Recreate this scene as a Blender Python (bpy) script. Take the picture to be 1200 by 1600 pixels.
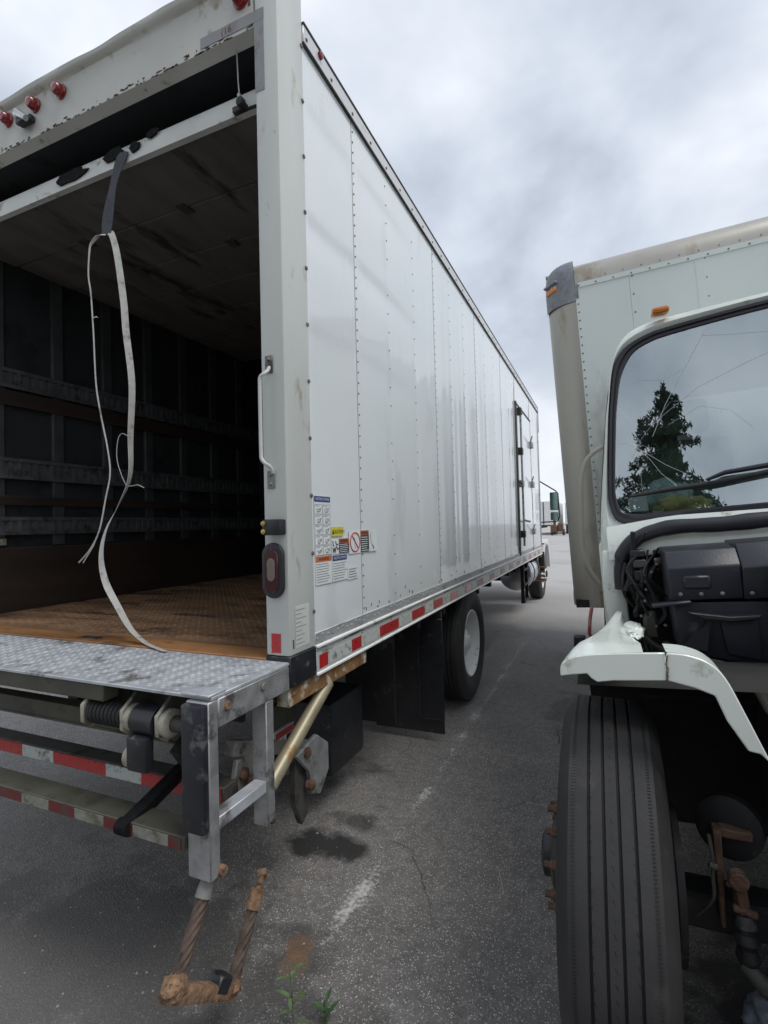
import bpy, bmesh, math, random
from mathutils import Vector, Matrix, noise
rnd = random.Random(7)
R = math.radians
scene = bpy.context.scene
for o in list(bpy.data.objects): bpy.data.objects.remove(o, do_unlink=True)
COL = scene.collection

# ------------------------------------------------------------------ camera, sky, sun, exposure
cam = bpy.data.cameras.new('camera'); cam_o = bpy.data.objects.new('camera', cam); COL.objects.link(cam_o)
cam.sensor_fit = 'VERTICAL'; cam.sensor_height = 36.0; cam.lens = 798 / 1600 * 36
cam.clip_start = 0.05; cam.clip_end = 2000
rx = Vector((0.917, 0.398, -0.026)); fw = Vector((-0.397, 0.917, 0.026)); fw.normalize()
rx = (rx - rx.dot(fw) * fw).normalized(); up = rx.cross(fw)
cam_o.matrix_world = Matrix(((rx.x, up.x, -fw.x, 0), (rx.y, up.y, -fw.y, 0), (rx.z, up.z, -fw.z, 1.6), (0, 0, 0, 1)))
scene.camera = cam_o

SUN_EL, SUN_DIR = 61, Vector((0.96, -0.22))          # direction towards the sun, seen from above
sun = bpy.data.lights.new('sun', 'SUN'); sun.energy = 1.35; sun.angle = R(28); sun.color = (1.0, 0.97, 0.93)
sun_o = bpy.data.objects.new('sun', sun); COL.objects.link(sun_o)
sd = SUN_DIR.normalized(); sv = Vector((sd.x * math.cos(R(SUN_EL)), sd.y * math.cos(R(SUN_EL)), math.sin(R(SUN_EL))))
sun_o.rotation_euler = sv.to_track_quat('Z', 'Y').to_euler(); sun_o.location = (0, 0, 30)

world = bpy.data.worlds.new('World'); scene.world = world; world.use_nodes = True
nt = world.node_tree; nt.nodes.clear()
def N(t, typ, **kw):
    n = t.nodes.new(typ)
    for k, v in kw.items():
        if k.startswith('i_'):
            n.inputs[k[2:].replace('_', ' ')].default_value = v
        else: setattr(n, k, v)
    return n
wout = N(nt, 'ShaderNodeOutputWorld')
tc = N(nt, 'ShaderNodeTexCoord'); sep = N(nt, 'ShaderNodeSeparateXYZ'); nt.links.new(tc.outputs['Generated'], sep.inputs[0])
ab = N(nt, 'ShaderNodeMath', operation='ABSOLUTE'); nt.links.new(sep.outputs[2], ab.inputs[0])
ad = N(nt, 'ShaderNodeMath', operation='ADD'); ad.inputs[1].default_value = 0.45; nt.links.new(ab.outputs[0], ad.inputs[0])
dv = N(nt, 'ShaderNodeVectorMath', operation='DIVIDE'); nt.links.new(tc.outputs['Generated'], dv.inputs[0]); nt.links.new(ad.outputs[0], dv.inputs[1])
n1 = N(nt, 'ShaderNodeTexNoise'); n1.inputs['Scale'].default_value = 2.6; n1.inputs['Detail'].default_value = 5; n1.inputs['Roughness'].default_value = 0.5; n1.inputs['Distortion'].default_value = 0.15
n2 = N(nt, 'ShaderNodeTexNoise'); n2.inputs['Scale'].default_value = 0.6; n2.inputs['Detail'].default_value = 3
mp = N(nt, 'ShaderNodeMapping'); mp.inputs['Location'].default_value = (3.1, 1.7, 0.4)
nt.links.new(dv.outputs[0], mp.inputs[0]); nt.links.new(mp.outputs[0], n1.inputs['Vector']); nt.links.new(mp.outputs[0], n2.inputs['Vector'])
mx = N(nt, 'ShaderNodeMix', data_type='FLOAT'); mx.inputs[0].default_value = 0.4
nt.links.new(n1.outputs['Fac'], mx.inputs[2]); nt.links.new(n2.outputs['Fac'], mx.inputs[3])
cr = N(nt, 'ShaderNodeValToRGB'); e = cr.color_ramp.elements
e[0].position = 0.40; e[0].color = (0.42, 0.47, 0.555, 1)
e[1].position = 0.585; e[1].color = (0.78, 0.82, 0.885, 1)
em = e.new(0.485); em.color = (0.585, 0.635, 0.72, 1)
nt.links.new(mx.outputs[0], cr.inputs[0])
sky = N(nt, 'ShaderNodeTexSky', sky_type='NISHITA'); sky.sun_disc = False
sky.sun_elevation = R(SUN_EL); sky.sun_rotation = math.atan2(sd.x, sd.y)
b1 = N(nt, 'ShaderNodeBackground'); b1.inputs[1].default_value = 0.06; nt.links.new(sky.outputs[0], b1.inputs[0])
b2 = N(nt, 'ShaderNodeBackground'); b2.inputs[1].default_value = 1.05; hz = N(nt, 'ShaderNodeMapRange', interpolation_type='SMOOTHSTEP'); nt.links.new(ab.outputs[0], hz.inputs[0])       # brighter band of thin cloud all round the horizon
hz.inputs['From Min'].default_value = 0.0; hz.inputs['From Max'].default_value = 0.42; hz.inputs['To Min'].default_value = 0.75; hz.inputs['To Max'].default_value = 0.0
hm = N(nt, 'ShaderNodeMix', data_type='RGBA'); nt.links.new(hz.outputs[0], hm.inputs[0]); nt.links.new(cr.outputs[0], hm.inputs[6]); hm.inputs[7].default_value = (0.80, 0.835, 0.89, 1)
nt.links.new(hm.outputs[2], b2.inputs[0])
ms = N(nt, 'ShaderNodeMixShader'); ms.inputs[0].default_value = 0.93
nt.links.new(b1.outputs[0], ms.inputs[1]); nt.links.new(b2.outputs[0], ms.inputs[2]); nt.links.new(ms.outputs[0], wout.inputs[0])

scene.render.engine = 'CYCLES'
vs = scene.view_settings; vs.view_transform = 'Standard'; vs.look = 'None'; vs.exposure = 0.28; vs.gamma = 1; vs.use_curve_mapping = False
scene.cycles.max_bounces = 8; scene.cycles.transparent_max_bounces = 16

# ------------------------------------------------------------------ materials
MATS = {}
def M(name, base, rough=0.55, metal=0.0, var=0.12, vscale=6.0, dirt=None, dirt_amt=0.0, dirt_scale=9.0, rust=0.0, rust_scale=14.0,
      bump=0.0, bscale=60.0, coat=0.0, spec=0.5, stretch=(1, 1, 1), trans=0.0, wave=0.0):
    m = bpy.data.materials.new(name); m.use_nodes = True; t = m.node_tree; t.nodes.clear()
    out = N(t, 'ShaderNodeOutputMaterial'); p = N(t, 'ShaderNodeBsdfPrincipled'); t.links.new(p.outputs[0], out.inputs[0])
    p.inputs['Roughness'].default_value = rough; p.inputs['Metallic'].default_value = metal
    p.inputs['Coat Weight'].default_value = coat; p.inputs['Coat Roughness'].default_value = 0.07
    p.inputs['Specular IOR Level'].default_value = spec; p.inputs['Transmission Weight'].default_value = trans
    tcn = N(t, 'ShaderNodeTexCoord'); mpn = N(t, 'ShaderNodeMapping'); mpn.inputs['Scale'].default_value = stretch
    t.links.new(tcn.outputs['Object'], mpn.inputs[0]); V = mpn.outputs[0]
    nz = N(t, 'ShaderNodeTexNoise'); nz.inputs['Scale'].default_value = vscale; nz.inputs['Detail'].default_value = 6; t.links.new(V, nz.inputs['Vector'])
    rmp = N(t, 'ShaderNodeValToRGB')
    rmp.color_ramp.elements[0].position = 0.3; rmp.color_ramp.elements[1].position = 0.7
    rmp.color_ramp.elements[0].color = tuple(max(0, c * (1 - var)) for c in base) + (1,)
    rmp.color_ramp.elements[1].color = tuple(min(1, c * (1 + var)) for c in base) + (1,)
    t.links.new(nz.outputs['Fac'], rmp.inputs[0]); col = rmp.outputs[0]
    rr = N(t, 'ShaderNodeMapRange'); rr.inputs['To Min'].default_value = max(0.03, rough - 0.1); rr.inputs['To Max'].default_value = min(1, rough + 0.1)
    t.links.new(nz.outputs['Fac'], rr.inputs[0]); t.links.new(rr.outputs[0], p.inputs['Roughness'])
    def layer(col, color, amt, scale, off):
        a = N(t, 'ShaderNodeTexNoise'); a.inputs['Scale'].default_value = scale; a.inputs['Detail'].default_value = 8; a.inputs['Roughness'].default_value = 0.65
        m2 = N(t, 'ShaderNodeMapping'); m2.inputs['Location'].default_value = (off, off * 1.7, -off); t.links.new(V, m2.inputs[0]); t.links.new(m2.outputs[0], a.inputs['Vector'])
        r2 = N(t, 'ShaderNodeValToRGB'); th = 0.70 - 0.40 * amt
        r2.color_ramp.elements[0].position = th; r2.color_ramp.elements[1].position = min(1, th + 0.10); t.links.new(a.outputs['Fac'], r2.inputs[0])
        mm = N(t, 'ShaderNodeMix', data_type='RGBA'); t.links.new(r2.outputs[0], mm.inputs[0]); t.links.new(col, mm.inputs[6]); mm.inputs[7].default_value = tuple(color) + (1,)
        return mm.outputs[2], r2.outputs[0]
    if dirt is not None: col, _ = layer(col, dirt, dirt_amt, dirt_scale, 3.3)
    if rust:
        col, mk = layer(col, (0.15, 0.07, 0.032), rust, rust_scale, 11.1)
        if metal:
            iv = N(t, 'ShaderNodeMath', operation='SUBTRACT'); iv.inputs[0].default_value = metal; t.links.new(mk, iv.inputs[1]); iv.use_clamp = True
            t.links.new(iv.outputs[0], p.inputs['Metallic'])
    t.links.new(col, p.inputs['Base Color'])
    if bump or wave:
        bm_ = N(t, 'ShaderNodeBump'); bm_.inputs['Strength'].default_value = bump or wave; bm_.inputs['Distance'].default_value = 0.01 if bump else 0.03
        nb = N(t, 'ShaderNodeTexNoise'); nb.inputs['Scale'].default_value = bscale; nb.inputs['Detail'].default_value = 4 if bump else 1; t.links.new(V, nb.inputs['Vector'])
        t.links.new(nb.outputs['Fac'], bm_.inputs['Height']); t.links.new(bm_.outputs[0], p.inputs['Normal'])
    MATS[name] = m; return m

def asphalt():
    m = bpy.data.materials.new('asphalt'); m.use_nodes = True; t = m.node_tree; t.nodes.clear(); L = t.links.new
    out = N(t, 'ShaderNodeOutputMaterial'); p = N(t, 'ShaderNodeBsdfPrincipled'); L(p.outputs[0], out.inputs[0])
    tcn = N(t, 'ShaderNodeTexCoord'); V = tcn.outputs['Object']
    def noi(s, d=5, rg=0.55): 
        a = N(t, 'ShaderNodeTexNoise'); a.inputs['Scale'].default_value = s; a.inputs['Detail'].default_value = d; a.inputs['Roughness'].default_value = rg; L(V, a.inputs['Vector']); return a.outputs['Fac']
    def ramp(x, p0, p1, c0=(0, 0, 0, 1), c1=(1, 1, 1, 1)):
        r = N(t, 'ShaderNodeValToRGB'); e = r.color_ramp.elements; e[0].position = p0; e[1].position = p1; e[0].color = c0; e[1].color = c1; L(x, r.inputs[0]); return r.outputs[0]
    def mix(f, a, b, bt='MIX'):
        x = N(t, 'ShaderNodeMix', data_type='RGBA', blend_type=bt)
        if isinstance(f, float): x.inputs[0].default_value = f
        else: L(f, x.inputs[0])
        if isinstance(a, tuple): x.inputs[6].default_value = a
        else: L(a, x.inputs[6])
        if isinstance(b, tuple): x.inputs[7].default_value = b
        else: L(b, x.inputs[7])
        return x.outputs[2]
    base = ramp(noi(0.9, 6), 0.3, 0.7, (0.135, 0.127, 0.119, 1), (0.235, 0.221, 0.207, 1))
    fine = ramp(noi(16, 6, 0.7), 0.3, 0.75, (0.7, 0.7, 0.7, 1), (1.25, 1.25, 1.25, 1)); col = mix(1.0, base, fine, 'MULTIPLY')
    vo = N(t, 'ShaderNodeTexVoronoi'); vo.inputs['Scale'].default_value = 135; L(V, vo.inputs['Vector'])          # aggregate
    stone = N(t, 'ShaderNodeMath', operation='MULTIPLY'); L(ramp(vo.outputs['Distance'], 0.22, 0.42, (1, 1, 1, 1), (0, 0, 0, 1)), stone.inputs[0])
    sx = N(t, 'ShaderNodeSeparateColor'); L(vo.outputs['Color'], sx.inputs[0]); L(ramp(sx.outputs[0], 0.15, 0.55), stone.inputs[1])
    sc = ramp(sx.outputs[1], 0.0, 1.0, (0.17, 0.16, 0.15, 1), (0.74, 0.71, 0.68, 1)); col = mix(stone.outputs[0], col, sc)
    vd = N(t, 'ShaderNodeTexVoronoi'); vd.inputs['Scale'].default_value = 62; L(V, vd.inputs['Vector'])
    pit = ramp(vd.outputs['Distance'], 0.1, 0.3, (0.4, 0.4, 0.4, 1), (1, 1, 1, 1)); col = mix(0.6, col, pit, 'MULTIPLY')
    # cracks: thin edges of large distorted cells, broken up by noise
    wv = N(t, 'ShaderNodeTexNoise'); wv.inputs['Scale'].default_value = 1.3; wv.inputs['Detail'].default_value = 7; L(V, wv.inputs['Vector'])
    av = N(t, 'ShaderNodeVectorMath', operation='MULTIPLY_ADD'); L(wv.outputs['Color'], av.inputs[0]); av.inputs[1].default_value = (0.55, 0.55, 0); L(V, av.inputs[2])
    vc = N(t, 'ShaderNodeTexVoronoi', feature='DISTANCE_TO_EDGE'); vc.inputs['Scale'].default_value = 0.52; L(av.outputs[0], vc.inputs['Vector'])
    ck = N(t, 'ShaderNodeMath', operation='MULTIPLY'); L(ramp(vc.outputs['Distance'], 0.0008, 0.0038, (1, 1, 1, 1), (0, 0, 0, 1)), ck.inputs[0]); L(ramp(noi(1.7, 3), 0.50, 0.62), ck.inputs[1])
    col = mix(ck.outputs[0], col, (0.04, 0.038, 0.037, 1))
    # spilled oil and painted-in shade, each with its own outline
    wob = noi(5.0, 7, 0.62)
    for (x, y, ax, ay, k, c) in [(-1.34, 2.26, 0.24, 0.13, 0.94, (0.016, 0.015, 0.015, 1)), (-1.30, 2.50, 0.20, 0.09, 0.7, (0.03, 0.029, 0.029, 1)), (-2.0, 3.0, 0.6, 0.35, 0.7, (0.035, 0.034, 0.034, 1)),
                                 (-0.35, 4.6, 0.18, 0.5, 0.5, (0.04, 0.04, 0.04, 1)), (-0.62, 7.6, 1.1, 0.5, 0.4, (0.05, 0.05, 0.05, 1)), (0.75, 1.95, 0.62, 0.75, 0.92, (0.016, 0.015, 0.015, 1)), (-1.75, 1.35, 1.0, 0.55, 0.75, (0.05, 0.047, 0.044, 1)),  # last two: shade painted under the cab truck, oil deepened as shade under gate
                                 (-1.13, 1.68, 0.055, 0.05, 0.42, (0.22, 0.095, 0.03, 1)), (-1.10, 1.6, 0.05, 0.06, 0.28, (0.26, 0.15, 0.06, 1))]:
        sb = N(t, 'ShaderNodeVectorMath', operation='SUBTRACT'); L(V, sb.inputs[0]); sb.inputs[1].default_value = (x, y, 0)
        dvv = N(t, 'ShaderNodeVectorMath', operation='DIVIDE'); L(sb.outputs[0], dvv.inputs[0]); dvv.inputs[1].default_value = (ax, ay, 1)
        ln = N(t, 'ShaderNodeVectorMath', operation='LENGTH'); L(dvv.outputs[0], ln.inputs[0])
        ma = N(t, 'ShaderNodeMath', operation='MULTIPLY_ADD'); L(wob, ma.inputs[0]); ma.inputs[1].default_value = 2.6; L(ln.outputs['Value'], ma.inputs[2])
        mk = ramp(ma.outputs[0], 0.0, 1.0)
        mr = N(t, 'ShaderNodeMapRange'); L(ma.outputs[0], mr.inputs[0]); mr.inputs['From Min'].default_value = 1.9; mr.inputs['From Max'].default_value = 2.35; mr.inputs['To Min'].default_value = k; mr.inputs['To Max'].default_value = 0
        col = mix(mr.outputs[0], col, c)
    # surface colour grows paler towards the far end of the yard
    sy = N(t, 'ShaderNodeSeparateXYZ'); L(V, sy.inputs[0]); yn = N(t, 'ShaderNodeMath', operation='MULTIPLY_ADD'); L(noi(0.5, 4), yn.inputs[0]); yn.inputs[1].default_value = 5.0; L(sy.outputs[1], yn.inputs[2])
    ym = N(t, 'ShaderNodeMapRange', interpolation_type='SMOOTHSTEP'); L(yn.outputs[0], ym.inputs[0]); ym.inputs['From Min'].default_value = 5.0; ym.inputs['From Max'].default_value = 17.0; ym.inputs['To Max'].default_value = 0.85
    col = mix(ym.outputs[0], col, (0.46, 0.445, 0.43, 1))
    # dusty lighter patches
    col = mix(ramp(noi(0.33, 5), 0.5, 0.72, (0, 0, 0, 1), (0.5, 0.5, 0.5, 1)), col, (0.26, 0.248, 0.236, 1))
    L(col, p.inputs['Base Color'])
    rg = N(t, 'ShaderNodeMapRange'); L(noi(3, 4), rg.inputs[0]); rg.inputs['To Min'].default_value = 0.72; rg.inputs['To Max'].default_value = 0.95; L(rg.outputs[0], p.inputs['Roughness'])
    bp = N(t, 'ShaderNodeBump'); bp.inputs['Strength'].default_value = 0.55; bp.inputs['Distance'].default_value = 0.006
    hs = N(t, 'ShaderNodeMath', operation='SUBTRACT'); L(noi(120, 3), hs.inputs[0]); L(vo.outputs['Distance'], hs.inputs[1]); L(hs.outputs[0], bp.inputs['Height']); L(bp.outputs[0], p.inputs['Normal'])
    return m

def worn_paint():
    m = bpy.data.materials.new('worn_line_paint'); m.use_nodes = True; t = m.node_tree; t.nodes.clear(); L = t.links.new
    out = N(t, 'ShaderNodeOutputMaterial'); p = N(t, 'ShaderNodeBsdfPrincipled'); tr = N(t, 'ShaderNodeBsdfTransparent'); mxs = N(t, 'ShaderNodeMixShader')
    tcn = N(t, 'ShaderNodeTexCoord'); V = tcn.outputs['Object']; p.inputs['Base Color'].default_value = (0.70, 0.68, 0.65, 1); p.inputs['Roughness'].default_value = 0.9
    a = N(t, 'ShaderNodeTexNoise'); a.inputs['Scale'].default_value = 4.2; a.inputs['Detail'].default_value = 2; L(V, a.inputs['Vector'])
    b = N(t, 'ShaderNodeTexNoise'); b.inputs['Scale'].default_value = 55; b.inputs['Detail'].default_value = 5; L(V, b.inputs['Vector'])
    sep = N(t, 'ShaderNodeSeparateXYZ'); L(V, sep.inputs[0])
    ed = N(t, 'ShaderNodeMath', operation='ADD'); L(sep.outputs[0], ed.inputs[0]); ed.inputs[1].default_value = 1.04
    ea = N(t, 'ShaderNodeMath', operation='ABSOLUTE'); L(ed.outputs[0], ea.inputs[0])
    s = N(t, 'ShaderNodeMath', operation='ADD'); L(a.outputs['Fac'], s.inputs[0]); L(b.outputs['Fac'], s.inputs[1])
    s2 = N(t, 'ShaderNodeMath', operation='MULTIPLY_ADD'); L(ea.outputs[0], s2.inputs[0]); s2.inputs[1].default_value = -5; L(s.outputs[0], s2.inputs[2])
    r = N(t, 'ShaderNodeMapRange'); L(s2.outputs[0], r.inputs[0]); r.inputs['From Min'].default_value = 0.88; r.inputs['From Max'].default_value = 1.22; r.inputs['To Max'].default_value = 0.7
    L(r.outputs[0], mxs.inputs[0]); L(tr.outputs[0], mxs.inputs[1]); L(p.outputs[0], mxs.inputs[2]); L(mxs.outputs[0], out.inputs[0])
    return m

def glassmat(name, tint, refl):
    m = bpy.data.materials.new(name); m.use_nodes = True; t = m.node_tree; t.nodes.clear(); L = t.links.new
    out = N(t, 'ShaderNodeOutputMaterial'); tr = N(t, 'ShaderNodeBsdfTransparent'); tr.inputs[0].default_value = tint + (1,)
    gl = N(t, 'ShaderNodeBsdfGlossy'); gl.inputs['Roughness'].default_value = 0.0; gl.inputs['Color'].default_value = (0.82, 0.90, 0.92, 1)
    lw = N(t, 'ShaderNodeFresnel'); lw.inputs[0].default_value = 1.5
    mr = N(t, 'ShaderNodeMapRange'); L(lw.outputs[0], mr.inputs[0]); mr.inputs['To Min'].default_value = refl; mr.inputs['To Max'].default_value = 1.0
    mxs = N(t, 'ShaderNodeMixShader'); L(mr.outputs[0], mxs.inputs[0]); L(tr.outputs[0], mxs.inputs[1]); L(gl.outputs[0], mxs.inputs[2]); L(mxs.outputs[0], out.inputs[0])
    return m

GREY = (0.10, 0.095, 0.085)
ASPH = asphalt(); LINE = worn_paint()
white = M('white_sheet_paint', (0.71, 0.745, 0.75), 0.3, var=0.03, vscale=1.5, dirt=(0.62, 0.645, 0.635), dirt_amt=0.32, dirt_scale=2.8, coat=0.8, stretch=(1, 1, 0.35), wave=0.04, bscale=2.2)
post_w = M('aged_white_paint', (0.55, 0.57, 0.535), 0.42, var=0.06, vscale=4, dirt=(0.33, 0.30, 0.22), dirt_amt=0.22, dirt_scale=7, rust=0.13, rust_scale=11, stretch=(1, 1, 0.4))
header_w = M('header_paint', (0.52, 0.525, 0.48), 0.45, var=0.08, vscale=3, dirt=(0.26, 0.22, 0.13), dirt_amt=0.3, dirt_scale=5, rust=0.16, rust_scale=11)
alu = M('dull_aluminium', (0.42, 0.43, 0.43), 0.45, 0.4, var=0.15, vscale=9, dirt=(0.12, 0.11, 0.10), dirt_amt=0.35, dirt_scale=16, stretch=(1, 0.3, 1))
rail_w = M('rail_pale_paint', (0.52, 0.55, 0.52), 0.4, 0.15, var=0.1, vscale=7, dirt=(0.2, 0.19, 0.16), dirt_amt=0.3, dirt_scale=12, rust=0.08, stretch=(1, 0.4, 1))
rail_a = M('pale_aluminium_rail', (0.62, 0.62, 0.62), 0.4, 0.25, var=0.08, vscale=5, dirt=(0.35, 0.34, 0.33), dirt_amt=0.3, dirt_scale=8, stretch=(1, 0.3, 1))
galv = M('galvanised_steel', (0.36, 0.365, 0.365), 0.5, 0.55, var=0.22, vscale=18, dirt=(0.13, 0.12, 0.11), dirt_amt=0.4, dirt_scale=10, rust=0.1, bump=0.15, bscale=80)
plate = M('galvanised_tread', (0.50, 0.52, 0.55), 0.48, 0.35, var=0.18, vscale=14, dirt=(0.17, 0.16, 0.15), dirt_amt=0.35, dirt_scale=5, rust=0.17, rust_scale=5)
rusty = M('rusty_steel', (0.125, 0.072, 0.048), 0.85, 0.0, var=0.45, vscale=16, dirt=(0.06, 0.035, 0.02), dirt_amt=0.45, dirt_scale=20, bump=0.5, bscale=90)
rust_l = M('light_rust', (0.225, 0.135, 0.078), 0.92, 0.0, var=0.5, vscale=35, dirt=(0.055, 0.032, 0.02), dirt_amt=0.4, dirt_scale=38, bump=0.6, bscale=120)
rust_sill = M('peeling_sill', (0.22, 0.115, 0.045), 0.8, 0.0, var=0.4, vscale=12, dirt=(0.55, 0.52, 0.42), dirt_amt=0.42, dirt_scale=13, bump=0.5, bscale=60)
rope_m = M('rusty_wire_rope', (0.105, 0.072, 0.055), 0.75, 0.1, var=0.4, vscale=30, dirt=(0.035, 0.028, 0.025), dirt_amt=0.4, dirt_scale=25)
zinc = M('yellow_zinc', (0.37, 0.325, 0.22), 0.42, 0.35, var=0.2, vscale=8, dirt=(0.28, 0.17, 0.07), dirt_amt=0.35, dirt_scale=6)
black_p = M('black_paint', (0.016, 0.017, 0.022), 0.42, var=0.3, vscale=12, dirt=(0.12, 0.115, 0.11), dirt_amt=0.22, dirt_scale=22)
rubber = M('black_rubber', (0.018, 0.018, 0.02), 0.6, var=0.25, vscale=10, dirt=(0.07, 0.068, 0.066), dirt_amt=0.3, dirt_scale=9)
bumper_r = M('scuffed_rubber', (0.017, 0.018, 0.024), 0.42, var=0.3, vscale=10, dirt=(0.09, 0.09, 0.095), dirt_amt=0.38, dirt_scale=17, bump=0.2, bscale=40)
tyre_m = M('tyre_rubber', (0.031, 0.030, 0.030), 0.72, var=0.35, vscale=5, dirt=(0.05, 0.047, 0.043), dirt_amt=0.3, dirt_scale=9, bump=0.12, bscale=160)
dark = M('chassis_black', (0.015, 0.015, 0.016), 0.7, var=0.4, vscale=9, dirt=(0.05, 0.047, 0.042), dirt_amt=0.4, dirt_scale=9)
darkgrey = M('grimy_steel', (0.07, 0.068, 0.062), 0.65, 0.2, var=0.3, vscale=8, dirt=(0.03, 0.026, 0.02), dirt_amt=0.4, dirt_scale=12, rust=0.22)
olive = M('grimy_olive_steel', (0.082, 0.081, 0.06), 0.6, 0.15, var=0.25, vscale=7, dirt=(0.05, 0.045, 0.035), dirt_amt=0.4, dirt_scale=10)
arm_g = M('grimy_pale_arm', (0.22, 0.215, 0.20), 0.6, 0.2, var=0.25, vscale=9, dirt=(0.06, 0.05, 0.04), dirt_amt=0.45, dirt_scale=11, rust=0.2)
cream = M('cream_flange', (0.38, 0.36, 0.29), 0.5, 0.2, var=0.2, vscale=20, dirt=(0.15, 0.13, 0.09), dirt_amt=0.4, dirt_scale=25)
rim_w = M('white_rim', (0.86, 0.86, 0.84), 0.35, var=0.06, vscale=8, dirt=(0.40, 0.34, 0.22), dirt_amt=0.25, dirt_scale=10)
red_t = M('red_reflector', (0.42, 0.016, 0.018), 0.3, var=0.12, vscale=60, dirt=(0.20, 0.02, 0.02), dirt_amt=0.3, dirt_scale=30, coat=0.4)
wht_t = M('white_reflector', (0.50, 0.53, 0.50), 0.35, var=0.08, vscale=60, dirt=(0.2, 0.19, 0.15), dirt_amt=0.4, dirt_scale=24)
red_f = M('faded_red_reflector', (0.40, 0.12, 0.10), 0.4, var=0.2, vscale=30, dirt=(0.45, 0.42, 0.38), dirt_amt=0.4, dirt_scale=20)
red_old = M('dirty_red_reflector', (0.13, 0.017, 0.015), 0.5, var=0.2, vscale=40, dirt=(0.07, 0.045, 0.035), dirt_amt=0.45, dirt_scale=18)
wht_old = M('dirty_white_reflector', (0.23, 0.23, 0.19), 0.5, var=0.2, vscale=40, dirt=(0.12, 0.115, 0.08), dirt_amt=0.5, dirt_scale=18)
red_lens = M('red_lens', (0.22, 0.008, 0.012), 0.12, var=0.1, coat=0.5)
dred_lens = M('dark_red_lens', (0.045, 0.004, 0.006), 0.15, var=0.1, coat=0.4)
clear_lens = M('clear_lens', (0.17, 0.135, 0.115), 0.12, var=0.1, coat=0.4)
amber = M('amber_lens', (0.62, 0.19, 0.025), 0.2, var=0.08, coat=0.4)
brass = M('brass_bolt', (0.55, 0.38, 0.12), 0.4, 0.8, var=0.15)
chrome = M('dull_chrome', (0.45, 0.45, 0.46), 0.22, 0.95, var=0.12)
rivet_m = M('dark_rivet', (0.16, 0.145, 0.13), 0.5, 0.3, var=0.4, vscale=30)
rivet_p = M('painted_rivet', (0.38, 0.375, 0.33), 0.5, 0.2, var=0.3, vscale=30)
tape_g = M('grey_duct_tape', (0.27, 0.275, 0.28), 0.5, var=0.08, vscale=12, dirt=(0.18, 0.175, 0.17), dirt_amt=0.3, dirt_scale=8)
ink = M('print_black', (0.022, 0.022, 0.025), 0.5, var=0.05)
torn = M('torn_black_liner', (0.010, 0.010, 0.011), 0.9, var=0.4, vscale=40, spec=0.15, bump=0.6, bscale=45)
ink_g = M('print_grey', (0.20, 0.205, 0.215), 0.5, var=0.15, vscale=90)
ink_r = M('marker_red', (0.20, 0.05, 0.045), 0.6, var=0.2, vscale=40)
p_blue = M('print_blue', (0.03, 0.05, 0.20), 0.4, var=0.08)
p_orange = M('print_orange', (0.52, 0.15, 0.05), 0.4, var=0.1)
p_brown = M('print_burnt_orange', (0.34, 0.09, 0.035), 0.4, var=0.1)
p_yellow = M('print_yellow', (0.62, 0.53, 0.05), 0.4, var=0.08)
p_white = M('decal_white', (0.70, 0.72, 0.72), 0.35, var=0.04, dirt=(0.5, 0.5, 0.47), dirt_amt=0.3)
p_red = M('print_red', (0.45, 0.05, 0.05), 0.4, var=0.05)
floor_m = M('rust_brown_floor', (0.235, 0.135, 0.073), 0.6, 0.1, var=0.45, vscale=4, dirt=(0.075, 0.048, 0.032), dirt_amt=0.5, dirt_scale=3.5, bump=0.2, bscale=60, stretch=(0.5, 1.5, 1))
sill_m = M('rust_orange_sill', (0.30, 0.145, 0.058), 0.55, 0.1, var=0.35, vscale=5, dirt=(0.09, 0.04, 0.02), dirt_amt=0.4, dirt_scale=6, bump=0.2, bscale=50, stretch=(0.4, 1, 1))
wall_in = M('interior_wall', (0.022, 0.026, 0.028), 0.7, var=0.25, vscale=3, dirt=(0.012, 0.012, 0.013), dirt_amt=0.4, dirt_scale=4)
post_in = M('interior_post', (0.06, 0.066, 0.068), 0.6, 0.2, var=0.25, vscale=6, dirt=(0.05, 0.05, 0.045), dirt_amt=0.4, dirt_scale=9, rust=0.1)
track_in = M('logistic_track', (0.10, 0.108, 0.112), 0.5, 0.3, var=0.25, vscale=14, dirt=(0.05, 0.045, 0.04), dirt_amt=0.4, dirt_scale=12)
wood_in = M('brown_kickboard', (0.026, 0.016, 0.011), 0.7, var=0.35, vscale=3, dirt=(0.03, 0.017, 0.01), dirt_amt=0.4, dirt_scale=3, stretch=(1, 0.4, 3))
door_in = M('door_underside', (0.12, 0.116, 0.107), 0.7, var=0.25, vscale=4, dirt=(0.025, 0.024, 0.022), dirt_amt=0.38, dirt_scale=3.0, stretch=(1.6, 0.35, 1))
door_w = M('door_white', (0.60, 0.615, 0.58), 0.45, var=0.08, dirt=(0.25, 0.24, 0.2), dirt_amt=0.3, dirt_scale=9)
strap_d = M('dark_webbing', (0.055, 0.062, 0.075), 0.8, var=0.25, vscale=70, bump=0.4, bscale=250)
strap_w = M('white_webbing', (0.52, 0.51, 0.48), 0.75, var=0.12, vscale=30, dirt=(0.25, 0.23, 0.19), dirt_amt=0.35, dirt_scale=12)
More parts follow.
